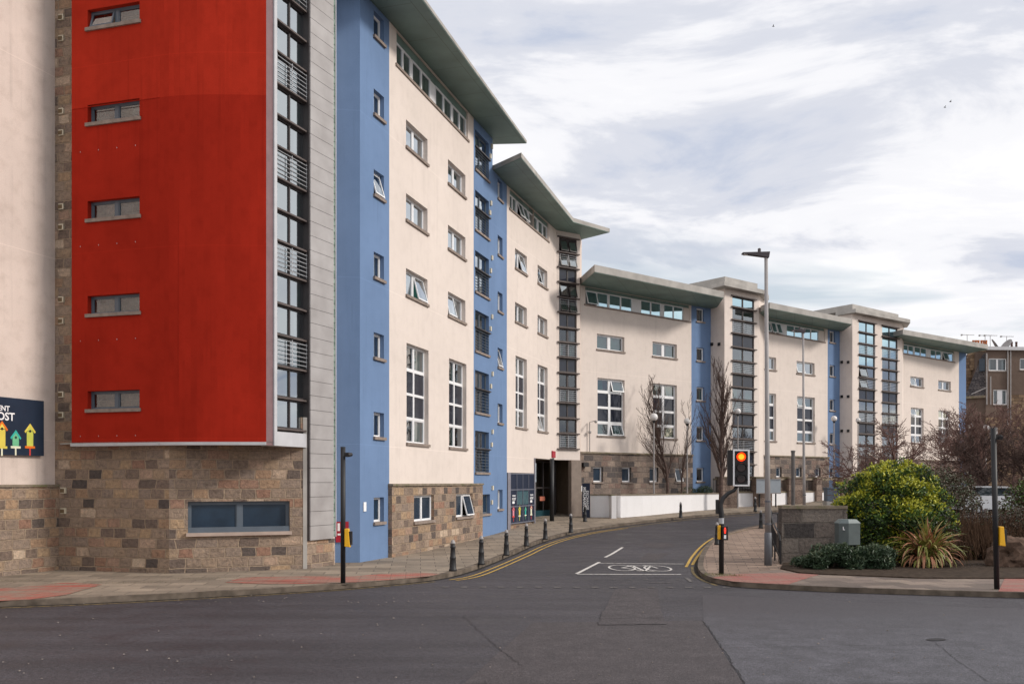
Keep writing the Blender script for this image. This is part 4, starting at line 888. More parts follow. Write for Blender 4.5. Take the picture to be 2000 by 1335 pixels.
# --- tenement
FT1 = Fac(at(1925,96),at(2120,97)); FT0 = Fac(at(1884,97.5),at(1926,96.2))
b = root('tenement_building', 'old brown stone tenement with orange chimney pots behind bare trees at the right edge', 'building', (52,97,2))
zt = FT1.z(1960,684); zm = FT1.z(1990,815)
TW = [FT1.rect(1931,1967,699,724),FT1.rect(1992,2020,699,722),FT1.rect(1940,1968,760,790),FT1.rect(1932,1950,832,860)]
wall(b,'wall',harl,FT1,0,FT1.L,zm,zt,TW[:3],sides=0); wall(b,'stone_wall',stoneT,FT1,0,FT1.L,0,zm,[TW[3]],sides=0)
for i, q in enumerate(TW): window(b,FT1,q,2,(1,) if i < 3 else (1,1),white,.12,.09,True,'w',glass,mull=.14 if i != 2 else .5)
trim(b,FT1,FT1.u(1971),FT1.L,zm,FT1.z(1972,770),.0,.05,stoneT,'stone_wall')
trim(b,FT1,-.2,FT1.L,zt,zt+.35,-.3,.35,silver,'gutter')
wall(b,'wall',harl,FT0,0,FT0.L+.05,0,FT0.z(1900,775),sides=0)
mb = MB(); za,zb_ = FT0.z(1900,775),FT0.z(1925,692); mb.poly([FT0.P(0,za,.1),FT0.P(FT0.L,za,.1),FT0.P(FT0.L,zb_+.6,-.9),FT0.P(FT0.L*.72,zb_,-.9)]); mb.build('slate_roof', slate, b)
trim(b,FT0,-.1,FT0.L,za-.15,za+.1,-.1,.25,coping,'gutter')
mb = MB(); FT0.box(mb,FT0.L*.66,FT0.L*.93,FT0.z(1915,724),FT0.z(1915,700),-.3,-.2); mb.build('skylight', frost, b)
def stack(x0,x1,yt,yb,Z,potsx,pot_y,pm):
    F_ = Fac(at(x0,Z),at(x1,Z)); mb = MB(); F_.box(mb,0,F_.L,zat(yb,Z),zat(yt,Z),-.9,0); F_.box(mb,-.12,F_.L+.12,zat(yt,Z),zat(yt,Z)+.18,-1.0,.1); c = mb.build('chimney', stoneT, b)
    for x in potsx:
        p = at(x,Z+.4); m = MB(); h = (yt-pot_y)*Z/FPX; m.lathe((p.x,p.y,zat(yt,Z)+.15),[(0,.135),(h*.7,.105),(h*.72,.13),(h-.1,.12),(h-.1,.08),(h-.4,.07)],10); m.build('chimney_pot', pm, c)
potm = plain('terracotta',(.50,.16,.06),.8,.2,var=.3); potg = plain('dark_pot',(.12,.07,.06),.8,.2)
stack(1897,1928,680,722,98,[1901,1906,1911,1917,1922,1926],664,potm); stack(1971,1994,683,700,99,[1976,1985],667,potg)
mb = MB(); mb.prism([at(1885,98.6),at(1926,98.6),at(1926,106),at(1885,106)],0,FT0.z(1910,722)); mb.prism([FT1.p2(0,-1.5),FT1.p2(FT1.L,-1.5),FT1.p2(FT1.L,-12),FT1.p2(0,-12)],0,zt); mb.build('rear_wall', harl, b)
mb = MB(); mb.prism([at(1886,98.4),at(1906,98.4),at(1906,100),at(1886,100)],0,zat(700,98.4)); mb.build('gable', stoneT, b)
pp = MB()
for x,y0,y1 in ((1925.5,690,790),(1966.5,684,840),(1972,684,850),(1933,735,790)):
    pp.tube([FT1.P(FT1.u(x),FT1.z(x,y0),.15),FT1.P(FT1.u(x),FT1.z(x,y1),.15)],.065,6)
pp.tube([FT1.P(FT1.u(1895),FT1.z(1925,770),.2),FT1.P(FT1.u(1924),FT1.z(1925,757),.2)],.05,5)
pp.build('drainpipe', lampgrey, b)
def aerial(x, yb, yt, Z, lab, kind=0):
    p = at(x,Z); r_ = root('aerial', lab, 'aerial', (p.x,p.y,zat(yb,Z))); m = MB(); h = (yb-yt)*Z/FPX
    m.tube([(p.x,p.y,zat(yb,Z)),(p.x,p.y,zat(yt,Z))],.028,6); m.build('mast', lampgrey, r_); m = MB(); z = zat(yt,Z)-.05
    m.tube([(p.x-.55,p.y,z),(p.x+.75,p.y,z-.02)],.02,5)
    for i in range(7): m.tube([(p.x-.5+i*.2,p.y-.25+.02*i,z+.02),(p.x-.5+i*.2,p.y+.25,z+.02)],.012,4)
    m.box(p.x-.66,p.x-.55,p.y-.1,p.y+.1,z-.08,z+.08); m.build('receiver', lampgrey, r_); return r_
aerial(1889,678,653,99,'thin roof aerial rising behind the far end of the cream block'); aerial(1924,668,654,98.2,'roof aerial just left of the mast nearest the chimney pots')
aerial(1934,690,654,98,'roof aerial just right of the orange chimney pots'); aerial(1966,684,656,98,'roof aerial above the slanting satellite dishes')
r_ = root('satellite_dish','pair of slanting grey satellite dishes in a V on the tenement roof','satellite dish',tuple(at(1955,97.5))+(zt,))
p = at(1955,97.5)
for sg in (-1,1):
    m = MB(); c = Vector((p.x+sg*.55,p.y,zt+.8)); d = Vector((sg*.62,-.2,.75)).normalized(); n_ = Vector((-sg*.75,-.3,.6)).normalized(); w_ = d.cross(n_)
    ring_ = [c+d*.75*math.cos(a)+w_*.55*math.sin(a) for a in [i*math.pi/8 for i in range(16)]]; cen = c-n_*.14
    for i in range(16): m.poly([ring_[i],ring_[(i+1)%16],cen]); m.poly([ring_[(i+1)%16]-n_*.03,ring_[i]-n_*.03,cen-n_*.03])
    m.build('dish', lampgrey, r_)
m = MB(); m.tube([(p.x,p.y,zt),(p.x,p.y,zt+.5)],.06,6); m.tube([(p.x-1.6,p.y,zt+.15),(p.x+1.4,p.y,zt+.15)],.05,6); m.build('bracket', lampgrey, r_)
# ================================================================== SIGNS ON WALLS
u1s = FL.u(79.5); zA_,zB_ = FL.z(79,890),FL.z(79,783)
b = root('sign_board','dark blue sign board with printed birdhouses on the cream wall at the left edge','sign',FL.P(u1s,zA_,.1))
mb = MB(); FL.box(mb,u1s-3.4,u1s,zA_,zB_,.03,.12); mb.build('board', plain('sign_navy',(.014,.026,.05),.45,.35), b)
us_ = FL.u(11); text(b,FL,'STUDENT',us_+.02,FL.z(6,798),.20,whitep,.125,'lettering','RIGHT'); text(b,FL,'ROOST',FL.u(22),FL.z(10,814),.30,whitep,.125,'lettering','RIGHT')
for x, y, s__, a_ in ((52,873,.84,(cL,cY,cO,cR,1.35)),(24,873,.80,(cG,cT,cW,cW,.85)),(-3,873,.84,(cY,cO,cY,cW,1.5)),(-34,873,.8,(cT,cG,cW,cR,1.0))):
    birdhouse(b,FL,FL.u(x),FL.z(x,y),s__,a_[0],a_[1],a_[2],a_[3],.122,a_[4])
bb = at(1144,50.6); FS = Fac(at(1137,50.7),at(1152,50.6))
b = root('blade_sign','tall dark blue board with white vertical lettering beside the entrance','sign',(bb.x,bb.y,g(bb.y)+.12))
mb = MB(); FS.box(mb,0,FS.L,zat(1010,50.6),zat(943,50.6),-.08,0); mb.build('board', navy, b)
text(b,FS,'MEALMARKET',FS.L*.30,zat(975,50.6),.225,whitep,.01,rot=-math.pi/2); text(b,FS,'EXCHANGE',FS.L*.68,zat(976,50.6),.20,whitep,.01,rot=-math.pi/2)
def plate(name,label,F,r,mat,d=.03,cat='sign',bev=0):
    mb = MB(); F.box(mb,*r,d-.02,d); o = mb.build(name,mat,None,bevel=bev); return tag(o,label,cat)
sg = root('notice_board','red notice board with white printing on the blue wall behind the black pole','sign',F1.P(.4,1.2,.05))
r_ = F1.rect(656,681,1018,1058); mb = MB(); F1.box(mb,*r_,.0,.04); mb.build('board', redsign, sg)
wq = F1.rect(659.5,664,1021,1036); mb = MB(); F1.box(mb,*wq,.04,.045); F1.box(mb,wq[0],wq[1]+.03,wq[2]-.14,wq[2]-.08,.04,.045); mb.build('print', whitep, sg)
plate('door_sign','small white plate on the blue wall left of the lowest narrow window',F2,F2.rect(709,714,980,998),whitep)
mb = MB(); q = FC.rect(1131,1141,903,911); FC.box(mb,*q,.13,.4); mb2 = tag(mb.build('security_camera_box',blackm),'black box fixed on the granite wall above the white notice','camera')
plate('wall_notice','white notice on the granite wall left of the tall dark board',FC,FC.rect(1129.5,1134,948,959),whitep,.16)
q = FB.rect(1077,1083,880,893); mb = MB(); FB.box(mb,q[0],q[1],q[2],q[3],0,.07); tag(mb.build('alarm_box',redsign),'red alarm box on the cream wall above the sunken entrance','alarm')
mb = MB(); p0 = Vector(FC.P(FC.u(1149),FC.z(1149,884),.12)); p1 = Vector(FC.P(FC.u(1149),FC.z(1149,824),.12)); mb.tube([p0,p1,p1+Vector((.3,-.35,.05))],.03,6)
ro = root('wall_camera_bracket','thin cable and camera arm on the cream wall beside the tall white window','camera',tuple(p0)); mb.build('arm', lampgrey, ro)
mb = MB(); mb.ball(p1+Vector((.32,-.38,0)),.09,8); mb.ball(p1+Vector((0,-.1,-.6)),.10,8); mb.build('camera_head', lampgrey, ro)
# ================================================================== STREET FURNITURE
# bollards
BH = .9
def bollard(label, grp):
    r = root('bollard', label, 'bollard', (0,0,0), grp); m = MB()
    m.lathe((0,0,0),[(0,.115),(.05,.115),(.07,.10),(.35,.085),(.37,.092),(.40,.092),(.42,.078),(.66,.066),(.68,.078),(.71,.078),(.73,.062),(.78,.060)],12); m.build('post', black, r, smooth=True)
    m = MB(); m.lathe((0,0,.78),[(0,.06),(.015,.075),(.04,.075),(.06,.055),(.10,.05),(.12,.02),(.125,.0)],12); m.build('cap', lampgrey, r, smooth=True); return r
B0 = None
BL = [(884.5,1114.5,'black bollard nearest the camera, in front of the granite base'),(940,1102,'second black bollard from the left along the curving kerb'),(989,1084,'black bollard standing in front of the blue wall strip'),(1028,1066,'black bollard in front of the navy entrance panel'),(1065,1053,'black bollard just before the dark entrance'),(1115,1040,'black bollard right of the dark entrance opening'),(1142.5,1018,'black bollard in front of the tall blue lettered board'),(1329.5,1011,'lone black bollard in front of the middle of the white wall'),(1475,998,'black bollard on the far pavement below the two grey sign backs'),(1400.5,1063,'black bollard beside the traffic light pole'),(1486,1031,'black bollard at the kerb left of the tall lamp post')]
for x, y, lab in BL:
    p = gp(x,y,.125); z = g(p.y)+.125
    if B0 is None: B0 = bollard(lab,'bollards along the kerbs'); B0.location = (p.x,p.y,z); 
    else: dup(B0,(p.x,p.y,z),lab)
# black poles with push button units
def pole(x,y,xt,yt,label,cyb,det):
    p = gp(x,y,.13); z = g(p.y)+.125; r = root('signal_pole',label,'pole',(p.x,p.y,z)); zt_ = zat(yt,p.y); dx = (xt-x)*p.y/FPX
    m = MB(); m.tube([(p.x,p.y,z),(p.x+dx,p.y,zt_)],.062,14); m.build('post',black,r,smooth=True)
    m = MB(); zc = zat(cyb,p.y); xx = p.x+dx*.3
    m.hexa([(xx+.05,p.y-.09,zc-.21),(xx+.19,p.y-.09,zc-.23),(xx+.19,p.y+.09,zc-.23),(xx+.05,p.y+.09,zc-.21),(xx+.05,p.y-.09,zc+.24),(xx+.15,p.y-.09,zc+.24),(xx+.15,p.y+.09,zc+.24),(xx+.05,p.y+.09,zc+.24)])
    u = m.build('push_button_unit',yellowp,r,bevel=.012); m = MB(); m.box(xx+.15,xx+.23,p.y-.07,p.y+.07,zc-.17,zc+.17); m.build('button_face',blackm,u)
    zd_ = zat(det,p.y); m = MB(); m.box(p.x+dx+.05,p.x+dx+.16,p.y-.05,p.y+.05,zd_-.06,zd_+.05); m.tube([(p.x+dx+.13,p.y-.1,zd_-.02),(p.x+dx+.2,p.y+.04,zd_-.0)],.05,8); m.build('detector',blackm,r)
    m = MB(); m.lathe((p.x,p.y,z-.01),[(0,.16),(.018,.15)],14); m.build('base_collar',kerbm,r)
    return r
pole(670,1138,670,872,'black signal pole with a yellow push button box in front of the blue wall',1050,887)
pole(1947,1150,1940,836,'black signal pole with a yellow button box at the right side of the planting',1047,853)
# traffic light
p = gp(1409,1120,.13); z = g(p.y)+.125; Z = p.y; k_ = Z/FPX
tl_ = root('traffic_light','black traffic light showing red, on a bent pole by the cycle box','traffic light',(p.x,p.y,z))
m = MB(); hx = (1440-1409)*k_
m.tube([(p.x,Z,z),(p.x,Z,zat(1000,Z)),(p.x-.03,Z,zat(985,Z)),(p.x+.05,Z,zat(972,Z)),(p.x+.3*hx+.05,Z,zat(963,Z)),(p.x+.8*hx,Z,zat(957,Z)),(p.x+hx,Z,zat(948,Z))],[.07,.07,.068,.06,.055,.05,.05],12); m.build('pole',black,tl_,smooth=True)
def spin(pts, c, a):
    return [(c[0]+(q[0]-c[0])*math.cos(a)-(q[1]-c[1])*math.sin(a), c[1]+(q[0]-c[0])*math.sin(a)+(q[1]-c[1])*math.cos(a), q[2]) for q in pts]
ang = math.radians(-9); c = (p.x+hx+.02,Z-.1); x0,x1 = p.x+hx-.14,p.x+hx+.305; zb0,zb1 = zat(949,Z),zat(877.5,Z)
def sb(m, a,b_,y0,y1,c_,d_): 
    P = [(a,y0,c_),(b_,y0,c_),(b_,y1,c_),(a,y1,c_),(a,y0,d_),(b_,y0,d_),(b_,y1,d_),(a,y1,d_)]; m.hexa(spin(P,c,ang))
m = MB(); sb(m,x0-.14,x1-.02,Z-.06,Z+.22,zb0+.02,zb1-.01); sb(m,x0+.02,x1-.02,Z-.1,Z-.06,zb0+.02,zb1-.02); hd = m.build('signal_head',blackm,tl_,bevel=.02)
m = MB(); bw_ = .045
for q in ((x0,x0+bw_,zb0,zb1),(x1-bw_,x1,zb0,zb1),(x0+bw_,x1-bw_,zb0,zb0+bw_),(x0+bw_,x1-bw_,zb1-bw_,zb1)): sb(m,q[0],q[1],Z-.125,Z-.08,q[2],q[3])
m.build('white_border',whitep,hd,bevel=.008)
xc = (x0+x1)/2
for i, yy in enumerate((891.5,912.5,934)):
    zc = zat(yy,Z); rr = .125; P = spin([(xc,Z-.115,zc),(xc,Z-.14,zc)],c,ang)
    m = MB(); m.tube([P[0],P[1]],[rr,rr*.9],20); ln = m.build('lens',redlens if i == 0 else plain('unlit_lens%d'%i,(.03,.012,.01),.25,.5),hd,label='lit red lens' if i == 0 else None)
    if i == 0: m = MB(); Q = spin([(xc,Z-.141,zc),(xc,Z-.146,zc)],c,ang); m.tube([Q[0],Q[1]],rr*.62,20); m.build('glow',amberglow,ln)
    m = MB(); L = []
    for j in range(15):
        a = math.pi*(-.12+1.24*j/14); L.append(a)
    for a_,b_ in zip(L,L[1:]):
        f_ = lambda a: max(.25, math.sin(a)) if 0 < a < math.pi else .25
        A = spin([(xc+rr*1.1*math.cos(a_),Z-.1,zc+rr*1.1*math.sin(a_)),(xc+rr*1.1*math.cos(b_),Z-.1,zc+rr*1.1*math.sin(b_)),(xc+rr*1.1*math.cos(b_),Z-.1-.19*f_(b_),zc+rr*1.1*math.sin(b_)-.02),(xc+rr*1.1*math.cos(a_),Z-.1-.19*f_(a_),zc+rr*1.1*math.sin(a_)-.02)],c,ang); m.quad(*A)
    m.build('visor',blackm,hd)
m = MB(); z1_,z2_ = zat(1052,Z),zat(1025,Z); m.box(p.x-.12,p.x-.05,Z-.14,Z-.02,z1_,z2_); yb_ = m.build('push_button_unit',yellowp,tl_,bevel=.01)
m = MB(); m.box(p.x-.02,p.x+.13,Z-.26,Z-.07,zat(1053,Z),zat(1026,Z)); pd_ = m.build('pedestrian_signal',blackm,tl_,bevel=.012)
m = MB(); px_ = p.x+.04; m.ball((px_,Z-.265,zat(1030,Z)),.022,8); m.box(px_-.025,px_+.025,Z-.268,Z-.258,zat(1036,Z),zat(1031.5,Z)); m.box(px_-.02,px_-.004,Z-.268,Z-.258,zat(1040,Z),zat(1036,Z)); m.box(px_+.004,px_+.02,Z-.268,Z-.258,zat(1040,Z),zat(1036,Z)); m.build('red_figure',redfig,pd_)
m = MB(); m.box(px_-.03,px_+.03,Z-.268,Z-.26,zat(1050,Z),zat(1043,Z)); m.build('label_plate',whitep,pd_)
m = MB(); m.box(p.x-.145,p.x-.07,Z-.02,Z+.1,zat(1003,Z),zat(975,Z)); m.build('rear_signal_box',blackm,tl_,bevel=.01)
m = MB(); m.box(p.x+.05,p.x+.10,Z+.02,Z+.1,zat(1022,Z),zat(1013,Z)); m.build('sounder',blackm,tl_); m = MB(); m.lathe((p.x,Z,zat(1022,Z)),[(0,.075),(.16,.075)],12); m.build('band',railm,tl_)
# street lamps
def lamp(x,ybase,Zf,yt,label,arm,s=1.0,grp='street lamps'):
    P = gp(x,ybase,.13) if Zf is None else at(x,Zf); z = g(P.y)+.12; zt_ = zat(yt,P.y); r = root('street_lamp',label,'street lamp',(P.x,P.y,z),grp)
    m = MB(); m.tube([(P.x,P.y,z+1.0*s),(P.x-.02,P.y,z+3.2*s),(P.x-.06,P.y,zt_)],[.092*s,.078*s,.052*s],16); m.build('pole',lampgrey,r,smooth=True)
    m = MB(); m.lathe((P.x,P.y,z),[(0,.115*s),(1.0*s,.11*s),(1.02*s,.092*s)],16); m.build('base',lampbase,r,smooth=True)
    m = MB(); m.lathe((P.x,P.y,z+1.95*s),[(0,.098*s),(.05,.098*s)],16); m.lathe((P.x,P.y,z+1.25*s),[(0,.102*s),(.05,.102*s)],16); m.build('band',lampbase,r)
    a = arm; X = P.x-.06; m = MB()
    m.hexa([(X-a,P.y-.10,zt_+.06),(X+.08,P.y-.07,zt_-.06),(X+.08,P.y+.07,zt_-.06),(X-a,P.y+.10,zt_+.06),(X-a,P.y-.10,zt_+.10),(X+.11,P.y-.07,zt_+.13),(X+.11,P.y+.07,zt_+.13),(X-a,P.y+.10,zt_+.10)]); h = m.build('lamp_head',lamphead,r,bevel=.01)
    m = MB(); m.lathe((X-.28*a,P.y,zt_+.10),[(0,.05),(.12,.05),(.14,.03)],8); m.build('sensor',lamphead,h)
    m = MB(); m.box(X-a+.05,X-a*.45,P.y-.08,P.y+.08,zt_+.035,zt_+.055); m.build('lamp_glass',globem,h); return r
lamp(1500,1103,None,500,'tall grey street lamp nearest the camera, beside the traffic light',.74)
lamp(1571,0,44.6,648,'second grey street lamp, rising behind the low dark stone wall',.58,.85)
def globe(x,yb,Z,label,r_=.19):
    P = at(x,Z); z = g(Z); zc = zat(yb,Z); r = root('globe_lamp',label,'globe lamp',(P.x,P.y,z),'globe lamps by the buildings')
    m = MB(); m.tube([(P.x,P.y,z),(P.x,P.y,zc-r_*1.2)],[.06,.04],10); m.build('pole',lampgrey,r); m = MB(); m.lathe((P.x,P.y,zc-r_*1.5),[(0,.045),(r_*.5,.10),(r_*.75,.12)],12); m.build('collar',black,r)
    m = MB(); m.ball((P.x,P.y,zc),r_,16); m.build('globe',globem,r,smooth=True)
globe(1277,814,53.9,'large globe lamp in front of the right tall window of the first cream block',.24)
globe(1342,822,56.5,'globe lamp between the bare young tree and the blue strip',.2)
globe(1441,803,59.0,'globe lamp in front of the glazed stair tower, above the traffic light',.2)
globe(1629,817,67.5,'white globe lamp in front of the second blue strip',.22)
globe(1676,820,68,'small globe lamp at the left edge of the twin glazed shafts',.18)
globe(1895,832,74,'left one of two white globe lamps in the dark bare trees',.25); globe(1926,835,72,'right one of two white globe lamps, left of the black pole',.25)
# sign backs on posts
P = at(1484,60); r = root('road_sign','grey back of a wide road sign behind the tall lamp post','road sign',(P.x,60,g(60)+.12))
FG2 = Fac(at(1477,60),at(1524.5,60)); m = MB(); FG2.box(m,0,FG2.L,zat(963,60),zat(934.5,60),0,.04); m.build('panel',signgrey,r,bevel=.01)
m = MB(); FG2.box(m,-.02,FG2.L+.02,zat(936,60),zat(934,60),.04,.07); FG2.box(m,-.02,FG2.L+.02,zat(963.5,60),zat(961.5,60),.04,.07); m.build('rail',lampgrey,r)
m = MB(); m.tube([(P.x,60.1,g(60)),(P.x,60.1,zat(935,60))],.05,8); q = at(1516,60); m.tube([(q.x,60.1,g(60)),(q.x,60.1,zat(935,60))],.05,8); m.build('post',black,r)
P = at(1549,50); m = MB(); m.tube([(P.x,50,g(50)),(P.x,50,zat(882,50))],.10,10); m.lathe((P.x,50,zat(882,50)-.01),[(0,.12),(.08,.12),(.1,.04)],10); m.lathe((P.x,50,g(50)),[(0,.16),(.5,.15),(.52,.1)],10); tag(m.build('post',plain('dull_grey_post',(.13,.12,.115),.6,.3),smooth=False),'dull grey square topped post rising behind the low stone wall','post')
# utility cabinets
P = at(1660,26.7); W_ = 41*26.7/FPX; zt_,zb_ = zat(1021,26.7),zat(1063,26.7)
r = root('utility_cabinet','grey green metal cabinet with a pitched lid standing on legs among the shrubs','cabinet',(P.x,26.9,.15))
a_ = .28; pts = [Vector((P.x-W_/2,26.75)),Vector((P.x-W_*.12,26.60)),Vector((P.x+W_/2,26.72)),Vector((P.x+W_/2,27.05)),Vector((P.x-W_/2,27.1))]
m = MB(); m.prism(pts,zb_,zt_); m.build('body',cabgreen,r,bevel=.012)
m = MB(); c_ = sum(pts,Vector((0,0)))/5; o2 = [c_+(q-c_)*1.04 for q in pts]; i2 = [c_+(q-c_)*.72 for q in pts]
m.poly([(q.x,q.y,zt_+.11) for q in i2])
for i in range(5): a,b_ = o2[i],o2[(i+1)%5]; e,f_ = i2[i],i2[(i+1)%5]; m.quad((a.x,a.y,zt_+.003),(b_.x,b_.y,zt_+.003),(f_.x,f_.y,zt_+.11),(e.x,e.y,zt_+.11)); m.quad((a.x,a.y,zt_-.025),(b_.x,b_.y,zt_-.025),(b_.x,b_.y,zt_+.003),(a.x,a.y,zt_+.003))
m.build('lid',plain('cabinet_lid',(.13,.16,.16),.45,.5),r)
m = MB(); m.box(P.x-.22,P.x-.2,26.64,26.67,zt_-.2,zt_-.1); m.box(P.x-.195,P.x-.175,26.625,26.66,zt_-.2,zt_-.18); m.build('numeral',whitep,r)
m = MB()
for sx in (-.2,.2): m.box(P.x+sx-.04,P.x+sx+.04,26.85,26.95,.1,zb_)
m.build('leg',blackm,r)
P = at(1624,60); r = root('utility_cabinet','blue grey street cabinet on the far pavement above the low stone wall','cabinet',(P.x,60,g(60)+.12)); W_ = 25*60/FPX
m = MB(); m.rbox((P.x,60,zat(978,60)),W_,.5,zat(953.5,60)-zat(978,60),.15); m.build('body',cabblue,r,bevel=.02); m = MB(); m.rbox((P.x,60,zat(953.5,60)),W_+.08,.58,.07,.15); m.build('lid',cabblue,r,bevel=.02); m = MB(); m.rbox((P.x,60,g(60)),W_+.1,.6,zat(978,60)-g(60),.15); m.build('plinth',fascia,r)
# ================================================================== WALLS, PIERS, RAILINGS
def polywall(name,label,cat,pts,z0f,z1,th,mat,cap=None,grp=None,capm=coping,capt=.06):
    pts = [Vector(p) for p in pts]; r = root(name,label,cat,(pts[0].x,pts[0].y,g(pts[0].y)),grp)
    m = MB(); cm = MB()
    for i, (a,b_) in enumerate(zip(pts,pts[1:])):
        d = (b_-a).normalized(); n = Vector((d.y,-d.x)); n = n if n.dot(-a) > 0 else -n; e = .0015*i
        m.prism([a,b_,b_-n*th,a-n*th],min(g(a.y),g(b_.y))-.1,z1-e); cm.prism([a+n*.04,b_+n*.04,b_-n*(th+.04),a-n*(th+.04)],z1,z1+capt-e)
    m.build('wall',mat,r); cm.build('coping',capm,r); return r
polywall('garden_wall','long curved white wall with a stone coping in front of the granite base','wall',[at(1212,51.4),at(1256,52.6),at(1300,54.2),at(1350,56.2),at(1411,58.4)],0,1.92,.3,whitew)
m = at(1212,51.4); polywall('garden_wall','short white wall between the lettered board and the gap to the long wall','wall',[at(1153,51.8),at(1189,51.6),at(1194.5,50.9)],0,1.92,.28,whitew)
pier_labels = ['wide stone pier at the right end of the long white wall','stone pier right behind the road sign backs','wide stone pier directly behind the dull grey post','narrow stone pier right of the second street lamp','stone pier behind the yellow green shrub']
piers = [(1412,1441,59.0,.9),(1478,1508,60.2,.8),(1541,1570,62.6,.9),(1595,1606,64.6,.8),(1645,1658,66.5,.9)]
for (xa,xb,Zp,dp),lab in zip(piers,pier_labels):
    r = root('stone_pier',lab,'pier',tuple(at((xa+xb)/2,Zp))+(g(Zp),),'piers of the forecourt fence'); a,b_ = at(xa,Zp),at(xb,Zp+.3)
    d = (b_-a).normalized(); n = Vector((-d.y,d.x)); m = MB(); m.prism([a,b_,b_+n*dp,a+n*dp],g(Zp)-.1,2.93); m.build('shaft',stoneP,r)
    m = MB(); cc_ = (a+b_+n*dp)/2; m.prism([cc_+(q-cc_)*1.1 for q in (a,b_,b_+n*dp,a+n*dp)],2.93,3.03); m.build('cap',coping,r)
gaps = [(1441,59.9,1478,60.6),(1508,61.2,1541,62.8),(1570,63.4,1595,64.8),(1606,65.1,1645,66.7),(1658,67.3,1720,69.8),(1395,59.4,1412,59.4)]
wl = ['white wall segment just right of the traffic light','white wall segment between the sign backs and the grey post','white wall segment directly behind the second street lamp','white wall segment behind the blue grey cabinet','white wall segment mostly hidden behind the yellow green shrub','white wall end behind the traffic light pole']
for (xa,Za,xb,Zb),lab in zip(gaps,wl):
    a,b_ = at(xa,Za+.2),at(xb,Zb+.2)
    if xb != 1412: polywall('low_wall',lab,'wall',[a,b_],0,1.95,.25,whitew,grp='low white walls of the forecourt')
    F_ = Fac(a,b_); r = root('railing',lab.replace('white wall segment','dark railing panel').replace('white wall end','dark railing end'),'railing',F_.P(0,2.0,0),'railing panels of the forecourt')
    m = MB(); n_ = max(3,int(F_.L/.13))
    for i in range(n_+1): u = F_.L*i/n_; F_.box(m,u-.014,u+.014,2.02,2.82,-.16,-.13)
    m.build('bars',darkfr,r); m = MB(); F_.box(m,-.03,F_.L+.03,2.8,2.93,-.22,-.07); F_.box(m,0,F_.L,2.02,2.07,-.18,-.11); m.build('rail',coping,r)
wz = 28.6; a,b_ = at(1527,wz),at(1655,28.5); 
polywall('stone_wall','low dark stone wall with a brown coping, left of the shrubs','wall',[a,b_],0,zat(993,wz),.45,stoneW,capt=.10)
# black railing curving down beside the wall
r = root('handrail','black metal railing curving along the pavement edge beside the low stone wall','railing',tuple(gp(1524,1107))+(.12,))
path = [at(1524.5,28.4),at(1516,29.3),at(1509,30.6),at(1505.5,32.5),at(1504,35)]; path = smooth(path,1); m = MB(); top = [(q.x,q.y,.12+g(q.y)+ (.72 if i == 0 else .82+.10*i)) for i,q in enumerate(path)]
m.tube(top,.028,8); m.tube([(q[0],q[1],q[2]-.62) for q in top],.018,6)
PP = subdiv(path,.14); m2 = MB()
for i, q in enumerate(PP):
    t_ = i/max(1,len(PP)-1); j = t_*(len(top)-1); j0 = min(int(j),len(top)-2); f_ = j-j0; zt_ = top[j0][2]*(1-f_)+top[j0+1][2]*f_; big = i % 8 == 0
    m2.tube([(q.x,q.y,g(q.y)+.1 if big else zt_-.62),(q.x,q.y,zt_)],.026 if big else .010,6)
m.build('rail',black,r); m2.build('bars',black,r)
r = root('handrail','short black railing behind the low stone wall, farther up the pavement','railing',tuple(at(1524,36))+(g(36),))
top = [at(1528,40),at(1519,40.5),at(1508,41.5),at(1503,44)]; m = MB(); m.tube([(q.x,q.y,g(q.y)+1.15) for q in top],.03,8)
for q in top[:3]: m.tube([(q.x,q.y,g(q.y)),(q.x,q.y,g(q.y)+1.15)],.025,6)
m.build('rail',black,r)
